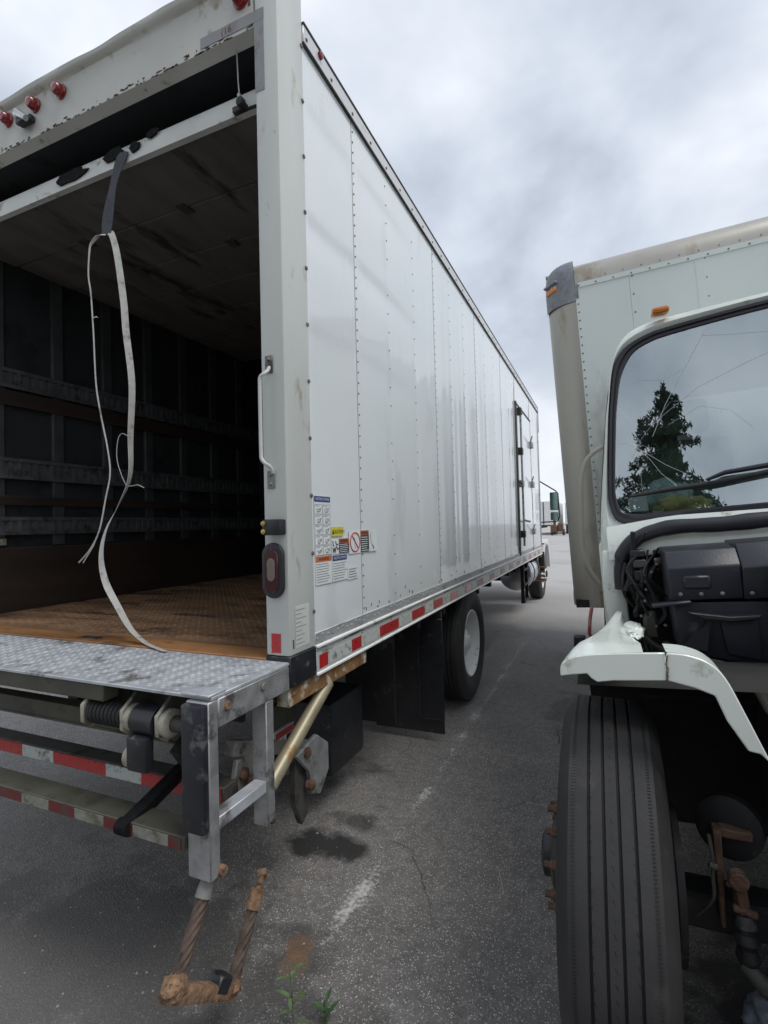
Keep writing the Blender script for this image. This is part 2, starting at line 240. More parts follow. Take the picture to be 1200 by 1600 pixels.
# second truck
cab_w = M('pale_mint_cab_paint', (0.735, 0.785, 0.72), 0.27, var=0.04, vscale=3, dirt=(0.38, 0.36, 0.27), dirt_amt=0.22, dirt_scale=8, coat=0.35)
box_g = M('grey_green_sheet', (0.59, 0.635, 0.615), 0.4, var=0.05, vscale=2, dirt=(0.44, 0.45, 0.40), dirt_amt=0.3, dirt_scale=3, stretch=(1, 1, 0.3))
corner_b = M('beige_alu_corner', (0.41, 0.39, 0.345), 0.36, 0.55, var=0.08, vscale=3, dirt=(0.30, 0.27, 0.21), dirt_amt=0.35, dirt_scale=5, stretch=(1, 1, 0.3))
cast_g = M('grey_cast_corner', (0.23, 0.24, 0.265), 0.6, 0.3, var=0.2, vscale=30, bump=0.3, bscale=150)
seal_m = M('windscreen_rubber', (0.024, 0.024, 0.03), 0.45, var=0.2, vscale=10)
plastic = M('black_engine_plastic', (0.022, 0.024, 0.032), 0.4, var=0.25, vscale=5, dirt=(0.075, 0.075, 0.08), dirt_amt=0.3, dirt_scale=6, bump=0.08, bscale=120)
pale_p = M('yellowed_tank_plastic', (0.40, 0.41, 0.36), 0.5, var=0.12, dirt=(0.15, 0.13, 0.1), dirt_amt=0.3)
liner = M('wheel_well_liner', (0.022, 0.022, 0.018), 0.8, var=0.3, vscale=5, dirt=(0.012, 0.011, 0.010), dirt_amt=0.4, dirt_scale=7)
seat_m = M('green_seat_vinyl', (0.16, 0.23, 0.18), 0.6, var=0.15)
dash_m = M('grey_dash', (0.15, 0.155, 0.16), 0.6, var=0.15)
cabin = M('cab_lining', (0.21, 0.225, 0.225), 0.7, var=0.12)
bag_m = M('pale_blue_plastic_bag', (0.42, 0.55, 0.56), 0.35, var=0.15, vscale=15)
hay_m = M('yellow_cloth', (0.45, 0.41, 0.16), 0.8, var=0.25, vscale=20)
straw_m = M('dry_straw', (0.40, 0.34, 0.25), 0.8, var=0.2)
paper = M('white_paper', (0.68, 0.70, 0.70), 0.6, var=0.05)
glass = glassmat('windscreen_glass', (0.68, 0.77, 0.76), 0.40)
crack_m = M('glass_fracture', (0.75, 0.79, 0.80), 0.3, var=0.05)
side_glass = glassmat('side_glass', (0.35, 0.42, 0.42), 0.10)
mirror_m = M('mirror_glass', (0.45, 0.72, 0.66), 0.06, 0.95, var=0.03)
leaf_m = M('weed_leaf', (0.10, 0.15, 0.06), 0.5, var=0.3, vscale=30)
leaf_d = M('weed_leaf_dark', (0.035, 0.085, 0.025), 0.5, var=0.3, vscale=30)
bark = M('conifer_bark', (0.07, 0.05, 0.037), 0.9, var=0.3)
needle = M('conifer_needles', (0.042, 0.062, 0.035), 0.7, var=0.4, vscale=1.2)
far_w = M('distant_trailer_white', (0.66, 0.67, 0.66), 0.45, var=0.05, vscale=1, dirt=(0.42, 0.36, 0.28), dirt_amt=0.25, dirt_scale=2)
far_d = M('distant_dark', (0.05, 0.045, 0.04), 0.7, var=0.3)
denim = M('blue_rag_cloth', (0.34, 0.39, 0.46), 0.85, var=0.4, vscale=40)

# ------------------------------------------------------------------ mesh helpers
class B:
    def __init__(s): s.bm = bmesh.new()
    def box(s, x0, x1, y0, y1, z0, z1):
        v = [s.bm.verts.new((x, y, z)) for z in (z0, z1) for y in (y0, y1) for x in (x0, x1)]
        for f in ((0, 2, 3, 1), (4, 5, 7, 6), (0, 1, 5, 4), (2, 6, 7, 3), (0, 4, 6, 2), (1, 3, 7, 5)): s.bm.faces.new([v[i] for i in f])
        return s
    def beam(s, p, q, w, h, upv=(0, 0, 1)):
        p, q = Vector(p), Vector(q); d = (q - p).normalized(); u = Vector(upv); sd_ = d.cross(u)
        if sd_.length < 1e-4: sd_ = d.cross(Vector((1, 0, 0)))
        sd_.normalize(); u = sd_.cross(d); v = []
        for c in (p, q):
            for a, b in ((-1, -1), (1, -1), (1, 1), (-1, 1)): v.append(s.bm.verts.new(c + sd_ * a * w / 2 + u * b * h / 2))
        for f in ((3, 2, 1, 0), (4, 5, 6, 7), (0, 1, 5, 4), (1, 2, 6, 5), (2, 3, 7, 6), (3, 0, 4, 7)): s.bm.faces.new([v[i] for i in f])
        return s
    def tube(s, pts, r, n=8, closed=False, cap=True):
        pts = [Vector(p) for p in pts]; rings = []; k = len(pts); ref = None
        for i, p in enumerate(pts):
            a = pts[(i - 1) % k] if (i or closed) else p; b = pts[(i + 1) % k] if (i < k - 1 or closed) else p
            d = (b - a).normalized()
            if ref is None: ref = d.orthogonal().normalized()
            ref = (ref - ref.dot(d) * d)
            ref = ref.normalized() if ref.length > 1e-5 else d.orthogonal().normalized()
            o = d.cross(ref); rr = r[i] if isinstance(r, (list, tuple)) else r
            rings.append([s.bm.verts.new(p + (ref * math.cos(2 * math.pi * j / n) + o * math.sin(2 * math.pi * j / n)) * rr) for j in range(n)])
        for i in range(k if closed else k - 1):
            A, Bq = rings[i], rings[(i + 1) % k]
            for j in range(n): s.bm.faces.new((A[j], A[(j + 1) % n], Bq[(j + 1) % n], Bq[j]))
        if cap and not closed: s.bm.faces.new(list(reversed(rings[0]))); s.bm.faces.new(rings[-1])
        return s
    def lathe(s, prof, org, axis, n=32, a0=0.0, a1=2 * math.pi):
        org = Vector(org); ax = Vector(axis).normalized(); u = ax.orthogonal().normalized()
        if abs(ax.x) > 0.9: u = Vector((0, 1, 0))
        w = ax.cross(u); full = abs(a1 - a0 - 2 * math.pi) < 1e-6; m = n if full else n + 1; rings = []
        for (r, a) in prof:
            if r < 1e-6: rings.append([s.bm.verts.new(org + ax * a)] * m)
            else: rings.append([s.bm.verts.new(org + ax * a + (u * math.cos(a0 + (a1 - a0) * j / n) + w * math.sin(a0 + (a1 - a0) * j / n)) * r) for j in range(m)])
        for A, Bq in zip(rings, rings[1:]):
            for j in range(m if full else m - 1):
                q = [A[j], A[(j + 1) % m], Bq[(j + 1) % m], Bq[j]]; uq = []
                for x in q:
                    if x not in uq: uq.append(x)
                if len(uq) > 2:
                    try: s.bm.faces.new(uq)
                    except ValueError: pass
        return s
    def prism(s, poly, ext):
        ext = Vector(ext); a = [s.bm.verts.new(p) for p in poly]; b = [s.bm.verts.new(Vector(p) + ext) for p in poly]; n = len(a)
        s.bm.faces.new(a); s.bm.faces.new(list(reversed(b)))
        for i in range(n): s.bm.faces.new((a[i], b[i], b[(i + 1) % n], a[(i + 1) % n]))
        return s
    def grid(s, fn, nu, nv):
        v = [[s.bm.verts.new(fn(i / nu, j / nv)) for j in range(nv + 1)] for i in range(nu + 1)]
        for i in range(nu):
            for j in range(nv): s.bm.faces.new((v[i][j], v[i + 1][j], v[i + 1][j + 1], v[i][j + 1]))
        return s
    def dome(s, c, axis, r, h, n=6):
        return s.lathe([(r, 0), (r * 0.75, h * 0.7), (0, h)], c, axis, n)
    def done(s, name, mat, parent=None, bev=0, seg=1, smooth=38, T=None):
        bm = s.bm
        bmesh.ops.recalc_face_normals(bm, faces=bm.faces)
        if bev:
            eds = [e_ for e_ in bm.edges if len(e_.link_faces) == 2 and e_.calc_face_angle(0) > 0.6]
            bmesh.ops.bevel(bm, geom=eds, offset=bev, segments=seg, profile=0.5, affect='EDGES', clamp_overlap=True)
        if T is not None: bm.transform(T)
        me = bpy.data.meshes.new(name); bm.to_mesh(me); bm.free()
        if smooth:
            for p in me.polygons: p.use_smooth = True
            me.set_sharp_from_angle(angle=R(smooth))
        if mat: me.materials.append(mat)
        o = bpy.data.objects.new(name, me); COL.objects.link(o)
        if parent is not None: attach(o, parent)
        return o
def smooth_path(P, m=6):
    P = [Vector(p) for p in P]; out = []
    for i in range(len(P) - 1):
        p0, p1, p2, p3 = P[max(i - 1, 0)], P[i], P[i + 1], P[min(i + 2, len(P) - 1)]
        for k in range(m):
            t_ = k / m; out.append(0.5 * ((2 * p1) + (p2 - p0) * t_ + (2 * p0 - 5 * p1 + 4 * p2 - p3) * t_ ** 2 + (3 * p1 - p0 - 3 * p2 + p3) * t_ ** 3))
    return out + [P[-1]]
WM = {}
def attach(o, parent):
    o.parent = parent; o.matrix_parent_inverse = WM.get(parent.name, Matrix.Identity(4)).inverted()
def thing(name, loc, label, cat, group=None):
    o = bpy.data.objects.new(name, None); COL.objects.link(o); o.location = loc; WM[o.name] = Matrix.Translation(loc); o.empty_display_size = 0.2
    return tag(o, label, cat, group)
def part_empty(name, loc, parent):
    o = bpy.data.objects.new(name, None); COL.objects.link(o); o.location = loc; o.empty_display_size = 0.1
    attach(o, parent); WM[o.name] = Matrix.Translation(loc); return o
def tag(o, label, cat=None, group=None):
    o['label'] = label
    if cat: o['category'] = cat
    if group: o['group'] = group
    return o
def stuff(o): o['kind'] = 'stuff'; return o
def structure(o): o['kind'] = 'structure'; return o
def copy_part(o, parent, off):
    c = o.copy(); COL.objects.link(c); c.parent = parent; c.matrix_parent_inverse = o.matrix_parent_inverse.copy(); c.location = o.location + Vector(off); return c
def text_bm(txt, size):
    cu = bpy.data.curves.new('txt', 'FONT'); cu.body = txt; cu.size = size; cu.align_x = 'CENTER'; cu.align_y = 'CENTER'; cu.resolution_u = 2
    ob = bpy.data.objects.new('txt', cu); me = bpy.data.meshes.new_from_object(ob)
    bpy.data.objects.remove(ob); bpy.data.curves.remove(cu); return me
def text(txt, size, origin, right, upv, mat, parent, name='lettering'):
    me = text_bm(txt, size); r = Vector(right).normalized(); u = Vector(upv).normalized(); n = r.cross(u)
    T = Matrix(((r.x, u.x, n.x, origin[0]), (r.y, u.y, n.y, origin[1]), (r.z, u.z, n.z, origin[2]), (0, 0, 0, 1)))
    me.transform(T); me.name = name; me.materials.clear(); me.materials.append(mat)
    o = bpy.data.objects.new(name, me); COL.objects.link(o); attach(o, parent); return o

# ------------------------------------------------------------------ ground
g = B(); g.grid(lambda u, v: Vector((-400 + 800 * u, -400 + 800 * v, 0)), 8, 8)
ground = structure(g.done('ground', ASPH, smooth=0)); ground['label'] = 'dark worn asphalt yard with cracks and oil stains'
g = B(); g.grid(lambda u, v: Vector((-1.12 + 0.16 * u, 1.72 + 5.5 * v, 0.004)), 1, 20)
line = structure(g.done('painted_line', LINE, smooth=0)); line['label'] = 'faded broken white parking line on the asphalt'

# ------------------------------------------------------------------ wheels
def tyre_profile(Rr, W, grooves=True):
    p = [(0.285, 0.05), (0.30, 0.028), (0.345, 0.010), (0.40, 0.0), (0.445, 0.006), (0.472, 0.020), (Rr - 0.018, 0.030), (Rr - 0.006, 0.036), (Rr - 0.002, 0.046)]
    t0, t1 = 0.046, W - 0.046; gs = [t0 + (t1 - t0) * k for k in (0.215, 0.405, 0.595, 0.785)]
    if grooves:
        for g_ in gs: p += [(Rr, g_ - 0.0042), (Rr - 0.009, g_ - 0.0024), (Rr - 0.009, g_ + 0.0024), (Rr, g_ + 0.0042)]
    p += [(r, W - a) for r, a in reversed(p[:9])]
    return p
def wheel(parent, xo, y, z, side, kind, W=0.28, Rr=0.505, label=None, rim=None, n=64):
    w = part_empty('wheel', (xo, y, z), parent); ax = (-side, 0, 0); o = (xo, y, z)
    t = B(); t.lathe(tyre_profile(Rr, W), o, ax, n); ty = t.done('tyre', tyre_m, w, smooth=30)
    if kind == 'steer' and n > 90:
        d_ = B(); ang = 0.0; i_ = 0
        while ang < 6.28:
            for a_, ln_ in ((0.092, 0.006), (0.14, 0.007), (0.188, 0.006), (0.049, 0.0035), (0.231, 0.0035)):
                edge = a_ in (0.049, 0.231)
                for rep_ in range(4 if edge else 1):
                    an = ang + rep_ * 0.0165 + (0.03 if a_ == 0.14 else 0); c_ = Vector(o) + Vector(ax) * a_ + Vector((0, math.cos(an), math.sin(an))) * (Rr + 0.0002); tg = Vector((0, -math.sin(an), math.cos(an))); xv = Vector(ax)
                    q_ = tg * (0.0035 if edge else 0.0055) + xv * (0 if edge else 0.0025); w_ = xv * (ln_ * 0.8) if edge else xv * 0.0013
                    if edge: q_, w_ = tg * 0.0016, xv * 0.004
                    d_.bm.faces.new([d_.bm.verts.new(c_ + v_) for v_ in (-q_ - w_, q_ - w_, q_ + w_, -q_ + w_)])
            ang += 0.066; i_ += 1
        stuff(d_.done('tread_sipes', dark, w, smooth=0))
    r = B()
    if kind == 'dual': r.lathe([(0.30, 0.030), (0.296, 0.022), (0.285, 0.024), (0.272, 0.055), (0.262, 0.075), (0.255, 0.13), (0.235, 0.152), (0.17, 0.158), (0.155, 0.15), (0.12, 0.15), (0.115, 0.085), (0.09, 0.075), (0, 0.072)], o, ax, 40)
    elif kind == 'steer': r.lathe([(0.30, 0.030), (0.296, 0.022), (0.285, 0.024), (0.272, 0.05), (0.262, 0.075), (0.23, 0.06), (0.19, 0.012), (0.178, -0.008), (0.11, -0.008), (0.105, -0.035), (0.085, -0.045), (0, -0.048)], o, ax, 40)
    else: r.lathe([(0.30, 0.030), (0.27, 0.05), (0.26, W * 0.6), (0.1, W * 0.6), (0, W * 0.6)], o, ax, 24)
    r.done('rim', rim or rim_w, w, smooth=40)
    if kind in ('dual', 'steer'):
        a0 = 0.148 if kind == 'dual' else -0.010
        for k in range(10):
            th_ = 2 * math.pi * (k + 0.5) / 10; c = Vector(o) + Vector(ax) * a0 + Vector((0, math.cos(th_), math.sin(th_))) * 0.143
            b = B(); b.lathe([(0.021, 0.012), (0.021, -0.001), (0.0165, -0.002), (0.0165, -0.024), (0.010, -0.028), (0.010, -0.046), (0, -0.048)], c, ax, 6)
            b.done('lug_nut', rusty, w, smooth=30)
        h = B(); hz = 0.075 if kind == 'dual' else -0.046
        h.lathe([(0.07, hz + 0.004), (0.068, hz - 0.022), (0.05, hz - 0.03), (0, hz - 0.031)], o, ax, 20); h.done('hub_cap', black_p if kind == 'steer' else rim_w, w)
    return w

# ------------------------------------------------------------------ the box truck with its rear door open
XS, XL, YR, YF, ZT, ZF = -1.125, -3.70, 1.66, 10.15, 3.78, 1.09
truck = thing('box_truck', (-2.4, 6.0, 0), 'long white box truck with open rear door and galvanised lift gate', 'truck', None)
# rear frame
for x0, x1 in ((-1.235, -1.126), (-3.70, -3.59)):
    b = B(); b.box(x0, x1, YR, 1.85, 1.104, 3.90); p = b.done('corner_post', post_w, truck, bev=0.008, seg=2)
    b = B(); b.box(x0 - 0.001, x1 + 0.0015, YR - 0.003, 1.851, 0.985, 1.103); b.done('post_foot', black_p, p, bev=0.003)
    b = B(); b.box(x0 + 0.026, x0 + 0.068, YR - 0.0025, YR - 0.0002, 1.116, 1.19); b.done('reflector', red_t, p)
hd = B()
def hdr(u, v):                                               # header face, its top rolled over and dented
    x = -3.70 + (3.70 - 1.2365) * u; prof = [(0.055, 3.618), (0.0, 3.63), (0, 3.70), (-0.002, 3.80), (-0.006, 3.835), (-0.03, 3.85), (-0.036, 3.872), (-0.02, 3.892), (0.06, 3.90)]
    k = v * (len(prof) - 1); i = min(int(k), len(prof) - 2); f = k - i; a, c = prof[i], prof[i + 1]
    y = a[0] + (c[0] - a[0]) * f; z = a[1] + (c[1] - a[1]) * f; s = max(0, v - 0.5) * 2
    z += s * (0.018 * noise.noise(Vector((x * 3.1, 0, 4))) + 0.02 * max(0, noise.noise(Vector((x * 1.3, 2, 9))))); y += s * 0.012 * noise.noise(Vector((x * 4, 7, 1)))
    return Vector((x, YR + y, z))
hd.grid(hdr, 90, 16); header = hd.done('header', header_w, truck, smooth=50)
b = B(); b.box(-3.69, -1.24, YR + 0.012, 1.70, 3.640, 3.80); b.done('header_back', header_w, truck)
def marker_lamp(x, z, m, par):
    b = B(); b.lathe([(0.036, 0.0), (0.036, 0.008), (0.030, 0.012), (0.029, 0.030), (0.022, 0.043), (0, 0.048)], (x, YR - 0.001, z), (0, -1, 0), 16); return b.done('clearance_lamp', m, par)
for x, z in ((-2.398, 3.785), (-2.594, 3.785), (-2.814, 3.785), (-1.297, 3.762), (-3.52, 3.77)): marker_lamp(x, z, red_lens, header)
b = B(); b.box(-2.70, -2.60, YR - 0.03, YR - 0.001, 3.70, 3.735); b.box(-2.685, -2.615, YR - 0.052, YR - 0.028, 3.685, 3.725); b.done('plate_lamp', black_p, header, bev=0.006)
b = B(); b.tube([(-2.70, YR - 0.035, 3.74), (-2.65, YR - 0.06, 3.728), (-2.60, YR - 0.05, 3.69)], [0.016, 0.02, 0.014], 10); b.done('lamp_cover', chrome, header)
b = B(); b.box(-1.514, -1.19, YR - 0.0022, YR - 0.0004, 3.645, 3.692); b.done('tape_strip', tape_g, header, smooth=0)
b = B(); b.box(-1.2345, -1.19, YR - 0.0018, YR - 0.0002, 3.355, 3.692); b.done('tape_strip', tape_g, header, smooth=0)
text('(16', 0.042, (-1.375, YR - 0.0032, 3.668), (1, 0, 0.05), (0, 0, 1), ink_r, header, 'scrawled_number')
b = B()
for s in ((-1.257, 3.805, 0.006, 0.16), (-1.245, 3.66, 0.005, 0.05)):
    b.box(s[0] - s[2], s[0] + s[2], YR - 0.0016, YR - 0.0003, s[1] - s[3] / 2, s[1] + s[3] / 2)
b.done('rust_streak', rusty, header, smooth=0)
b = B(); fr_ = random.Random(4)
for k in range(130):
    x = -3.5 + 2.26 * fr_.random(); z = 3.631 + 0.02 * fr_.random() ** 2.5; w_ = fr_.uniform(0.003, 0.022); pts = [(x + w_ * math.cos(a) * fr_.uniform(.5, 1), YR - 0.0012, z + 0.006 * math.sin(a) * fr_.uniform(.4, 1)) for a in [q_ * 1.05 for q_ in range(6)]]
    b.prism(pts, (0, 0.001, 0))
stuff(b.done('rust_flakes', rusty, header, smooth=0))
# things on the right post
post = [c for c in truck.children if c.name.startswith('corner_post')][0]
b = B(); b.tube(smooth_path([(-1.192, YR - 0.004, 2.232), (-1.190, YR - 0.022, 2.212), (-1.196, YR - 0.038, 2.198), (-1.208, YR - 0.042, 2.185), (-1.211, YR - 0.042, 2.15), (-1.211, YR - 0.042, 1.90), (-1.208, YR - 0.042, 1.868), (-1.196, YR - 0.038, 1.85), (-1.185, YR - 0.022, 1.838), (-1.184, YR - 0.004, 1.815)], 3), 0.0075, 10)
gh = b.done('grab_handle', post_w, truck)
for z in (2.245, 1.79):
    b = B(); b.box(-1.212, -1.178, YR - 0.006, YR - 0.0005, z - 0.035, z + 0.035)
    for dz in (-0.018, 0.018): b.dome((-1.195, YR - 0.006, z + dz), (0, -1, 0), 0.008, 0.006, 8)
    b.done('handle_bracket', arm_g, gh, bev=0.001)
b = B(); b.box(-1.214, -1.130, YR - 0.046, YR - 0.001, 1.573, 1.634); sw = b.done('gate_switch', black_p, truck, bev=0.007, seg=2)
for z in (1.587, 1.618):
    b = B(); b.lathe([(0.0095, 0), (0.0095, 0.006), (0.005, 0.009), (0, 0.009)], (-1.203, YR - 0.0465, z), (0, -1, 0), 10); b.done('brass_bolt', brass, sw)
def racetrack(w, h, cx, y, cz, n=10):
    r = w / 2; k = h / 2 - r
    return [(cx + r * math.cos(a), y, cz + k + r * math.sin(a)) for a in [math.pi * i / n for i in range(n + 1)]] + [(cx - r * math.cos(a), y, cz - k - r * math.sin(a)) for a in [math.pi * i / n for i in range(n + 1)]]
b = B(); b.prism(racetrack(0.098, 0.216, -1.186, YR - 0.001, 1.436), (0, -0.022, 0)); tl = b.done('tail_lamp', ink, truck, bev=0.008, seg=2)
b = B(); b.prism(racetrack(0.062, 0.168, -1.186, YR - 0.021, 1.436), (0, -0.008, 0)); b.done('red_lens', dred_lens, tl, bev=0.003)
b = B(); b.prism(racetrack(0.036, 0.088, -1.186, YR - 0.028, 1.440), (0, -0.004, 0)); b.done('clear_lens', clear_lens, tl, bev=0.0015)
b = B(); b.box(-1.1352, -1.1245, YR + 0.02, YR + 0.028, 1.13, 1.165); b.done('rust_spot', rusty, post, smooth=0)
# inspection sheet on the side of the post
b = B(); b.box(XS - 0.002, XS + 0.0004, 1.695, 1.80, 1.128, 1.29); dec = b.done('paper_decal', post_w, truck, smooth=0)
b = B()
for k in range(9):
    z = 1.275 - k * 0.0165; b.box(XS + 0.0006, XS + 0.0010, 1.702, 1.702 + (0.06 if k % 2 == 0 else 0.035) + rnd.random() * 0.02, z - 0.0012, z + 0.0012)
b.box(XS + 0.0006, XS + 0.001, 1.6965, 1.698, 1.13, 1.29); stuff(b.done('printed_lines', ink_g, dec, smooth=0))

# side sheets between the seams
SEAMS = [1.8515, 2.315, 3.645, 4.98, 6.31, 7.40, 8.92, 10.10]; PX = -1.1335
def sheet(y0, y1, idx):
    b = B(); nu = max(6, int(round((y1 - y0) / 0.0185))); nv = 100 if y0 < 3 else 40; z0, z1 = 1.150, 3.700
    def f(u, v):
        y = y0 + (y1 - y0) * u; z = z0 + (z1 - z0) * v
        k = abs(math.sin(math.pi * (y - 2.315) / 0.4435)); edge = min(1, 8 * v, 8 * (1 - v))
        bay = math.floor((y - 2.315) / 0.4435); d = -0.0048 * k * edge * (0.55 + 0.9 * noise.noise(Vector((bay * 3.7, z * 0.45, 3)))) - (0.0012 if y < 3.5 else 0.0024) * edge * min(1, 3 * k) * (0.5 + noise.noise(Vector((y * 9, z * 0.3, 21))))
        d += 0.0009 * noise.noise(Vector((y * 2.5, z * 0.8, 8))) * edge * k
        for zc, am in ((2.93, 0.008), (3.43, 0.004), (2.45, 0.003)):
            zc += 0.02 * math.sin(y * 3); fd_ = max(0, min(1, (3.35 - y) / 0.6)) * min(1, 14 * u) * min(1, 14 * (1 - u)); d -= fd_ * am * math.exp(-((z - zc) / 0.11) ** 2) * (1 if z < zc else math.exp(-((z - zc) / 0.03) ** 2))
        return Vector((PX + min(d, 0.0016), y, z))
    b.grid(f, nu, nv); o = b.done('side_sheet', white, truck, smooth=60)
    b = B(); b.box(PX - 0.026, PX - 0.0225, y0, y1, z0, z1); b.done('sheet_backing', wall_in, o, smooth=0)
    if idx:
        b = B(); b.box(PX - 0.004, PX + 0.0012, y0 + 0.0005, y0 + 0.0028, z0 + 0.004, z1 - 0.002); b.done('seam_edge', rivet_p, o, smooth=0)
    return o
sheets = [sheet(a + 0.0008, c - 0.0008, i) for i, (a, c) in enumerate(zip(SEAMS, SEAMS[1:]))]
b = B(); b.box(PX - 0.02, XS, 10.10, YF, 1.0, 3.79); b.done('front_corner', alu, truck, bev=0.01)
for i, o in enumerate(sheets):                                # rivets, sheet by sheet
    y0, y1 = SEAMS[i], SEAMS[i + 1]; b = B()
    if i == 0:
        for k in range(11): b.lathe([(0.0095, 0), (0.0085, 0.004), (0.004, 0.006), (0, 0.006)], (XS - 0.0005, 1.838, 1.25 + k * 0.241), (1, 0, 0), 8)
    else:
        for k in range(46):
            z = 1.185 + k * 0.0545; b.dome((PX + 0.001, y0 + 0.017, z), (1, 0, 0), 0.0052, 0.0032)
    yy = y0 + (0.4435 if i else 9)
    while yy < y1 - 0.1:
        for k in range(23):
            if rnd.random() > 0.06: b.dome((PX + 0.0003, yy + rnd.uniform(-.004, .004), 1.21 + k * 0.109 + rnd.uniform(-.004, .004)), (1, 0, 0), 0.0048, 0.0035)
        yy += 0.4435
    stuff(b.done('rivets', rivet_m, o))
# chips and scrapes along the foot of the sheets
b = B()
for k in range(46):
    y = 2.3 + 7.3 * rnd.random() ** 1.1; z = 1.165 + 0.05 * rnd.random() ** 2; h_ = 0.004 + 0.018 * rnd.random()
    b.box(PX + 0.0012, PX + 0.0024, y, y + 0.004 + 0.012 * rnd.random(), z, z + h_)
stuff(b.done('paint_chips', rivet_m, truck, smooth=0))
# top rail
b = B(); b.box(-1.16, XS + 0.003, 1.851, YF, 3.692, 3.768); tr_ = b.done('top_rail', rail_a, truck, bev=0.003); tr_['label'] = 'dull aluminium top rail with bolts'
b = B(); b.box(-1.16, XS + 0.007, 1.851, YF, 3.769, 3.782); b.done('rail_lip', darkgrey, tr_, bev=0.003)
b = B(); b.box(-1.14, XS + 0.006, 1.851, YF, 3.684, 3.691); b.done('rail_seal', darkgrey, tr_)
b = B()
y = 1.876
while y < 10: b.dome((XS + 0.003, y, 3.718), (1, 0, 0), 0.0085, 0.006, 8); y += 0.2205
stuff(b.done('rail_bolts', rivet_m, tr_))
b = B(); b.lathe([(0.017, 0), (0.016, 0.010), (0.008, 0.015), (0, 0.015)], (XS + 0.004, 1.99, 3.745), (1, 0, 0), 14); b.done('marker_lamp', red_lens, tr_)
b = B(); b.box(XS - 0.02, XS + 0.006, YF - 0.005, YF + 0.03, 3.3, 3.79); b.done('front_cap', darkgrey, tr_, bev=0.006)
# bottom rail
b = B(); b.box(-1.16, XS - 0.001, 1.852, YF, 0.992, 1.092); br = b.done('bottom_rail', rail_w, truck, bev=0.002)
b = B(); b.box(-1.16, XS + 0.006, 1.852, YF, 0.978, 0.9915); b.done('rail_flange', rim_w, br, bev=0.003)
b = B(); b.box(-1.16, XS + 0.007, 1.852, YF, 1.0925, 1.106); b.done('rail_moulding', rim_w, br, bev=0.003)
b = B(); b.box(-1.16, XS + 0.001, 1.852, YF, 1.078, 1.0915); b.done('rail_groove', alu, br, bev=0.002)
b = B(); b.box(-1.16, XS - 0.004, 1.852, YF, 1.1065, 1.156); b.done('scuff_band', alu, br, bev=0.002)
b = B(); y = 1.87
while y < 10: b.dome((XS - 0.004, y, 1.135 + 0.008 * math.sin(y * 40)), (1, 0, 0), 0.006, 0.005); y += 0.045 if rnd.random() < .8 else 0.09
stuff(b.done('band_rivets', alu, br))
b = B()
for k in range(60):
    y = 1.9 + 8 * rnd.random(); b.dome((XS - 0.001, y, rnd.choice((1.005, 1.07))), (1, 0, 0), 0.005, 0.004)
stuff(b.done('rail_rivets', rivet_m, br))
REDS = [(1.875, 1.945), (2.175, 2.275), (2.505, 2.77), (3.0, 3.235), (3.43, 3.65), (3.86, 4.05), (4.33, 4.54), (4.75, 5.0), (5.33, 5.56), (5.92, 6.16), (6.5, 6.75), (7.1, 7.35), (7.7, 7.95), (8.3, 8.55), (8.9, 9.15), (9.5, 9.75)]
for i, (a, c) in enumerate(REDS):
    b = B(); b.box(XS - 0.0005, XS + 0.0012, a, c, 1.004, 1.060); b.done('reflective_tape', red_t if c < 5 else red_f, br, smooth=0)
    if i + 1 < len(REDS):
        b = B(); b.box(XS - 0.0005, XS + 0.0010, c + 0.012, min(REDS[i + 1][0] - 0.01, c + 0.25), 1.004, 1.060); b.done('reflective_tape', wht_t, br, smooth=0)
# decals on the first sheet
DX = PX + 0.0026
def decal(y0, y1, z0, z1, mat, name='warning_decal', lay=0):
    b = B(); b.box(DX - 0.001, DX + 0.0006 + lay * 0.0006, y0, y1, z0, z1); return b.done(name, mat, truck, smooth=0)
def stripes(par, y0, y1, z0, z1, n, mat, th=0.3, lay=1, jag=0.25, name='printed_lines'):
    b = B(); st = (z1 - z0) / n
    for k in range(n):
        z = z1 - (k + 0.5) * st; b.box(DX + 0.0008, DX + 0.0008 + 0.0004 * lay, y0, y1 - (y1 - y0) * jag * rnd.random(), z - st * th / 2, z + st * th / 2)
    return stuff(b.done(name, mat, par, smooth=0))
def sub(par, y0, y1, z0, z1, mat, name, lay=2):
    b = B(); b.box(DX, DX + 0.0004 + 0.0005 * lay, y0, y1, z0, z1); return b.done(name, mat, par, smooth=0)
TX = lambda y, z: (DX + 0.0024, y, z)
d1 = decal(1.866, 2.006, 1.478, 1.735, p_white, 'instruction_decal')
sub(d1, 1.868, 2.004, 1.708, 1.733, p_blue, 'blue_banner'); text('INSTRUCTIONS', 0.0165, TX(1.936, 1.7205), (0, 1, 0), (0, 0, 1), p_white, d1)
for r_ in range(5):
    for c_ in range(2):
        y0 = 1.870 + c_ * 0.068; z0 = 1.656 - r_ * 0.0445; b = B()
        for (ya, yb, za, zb) in ((0, 0.064, 0.040, 0.0412), (0, 0.0012, 0, 0.041), (0.0628, 0.064, 0, 0.041), (0, 0.064, 0, 0.0012), (0.006, 0.04, 0.034, 0.0358)): b.box(DX + 0.0008, DX + 0.0013, y0 + ya, y0 + yb, z0 + za, z0 + zb)
        cy, cz = y0 + 0.034, z0 + 0.016
        pts = [(DX + 0.0016, cy + 0.022 * math.cos(a) * rnd.uniform(.4, 1), cz + 0.013 * math.sin(a) * rnd.uniform(.3, 1)) for a in [k * 0.9 for k in range(8)]]
        b.tube(pts, 0.0009, 4); b.tube([(DX + 0.0016, cy - 0.01, cz - 0.01), (DX + 0.0016, cy + 0.02, cz + 0.012)], 0.0013, 4)
        stuff(b.done('drawn_figure', ink_g, d1, smooth=0))
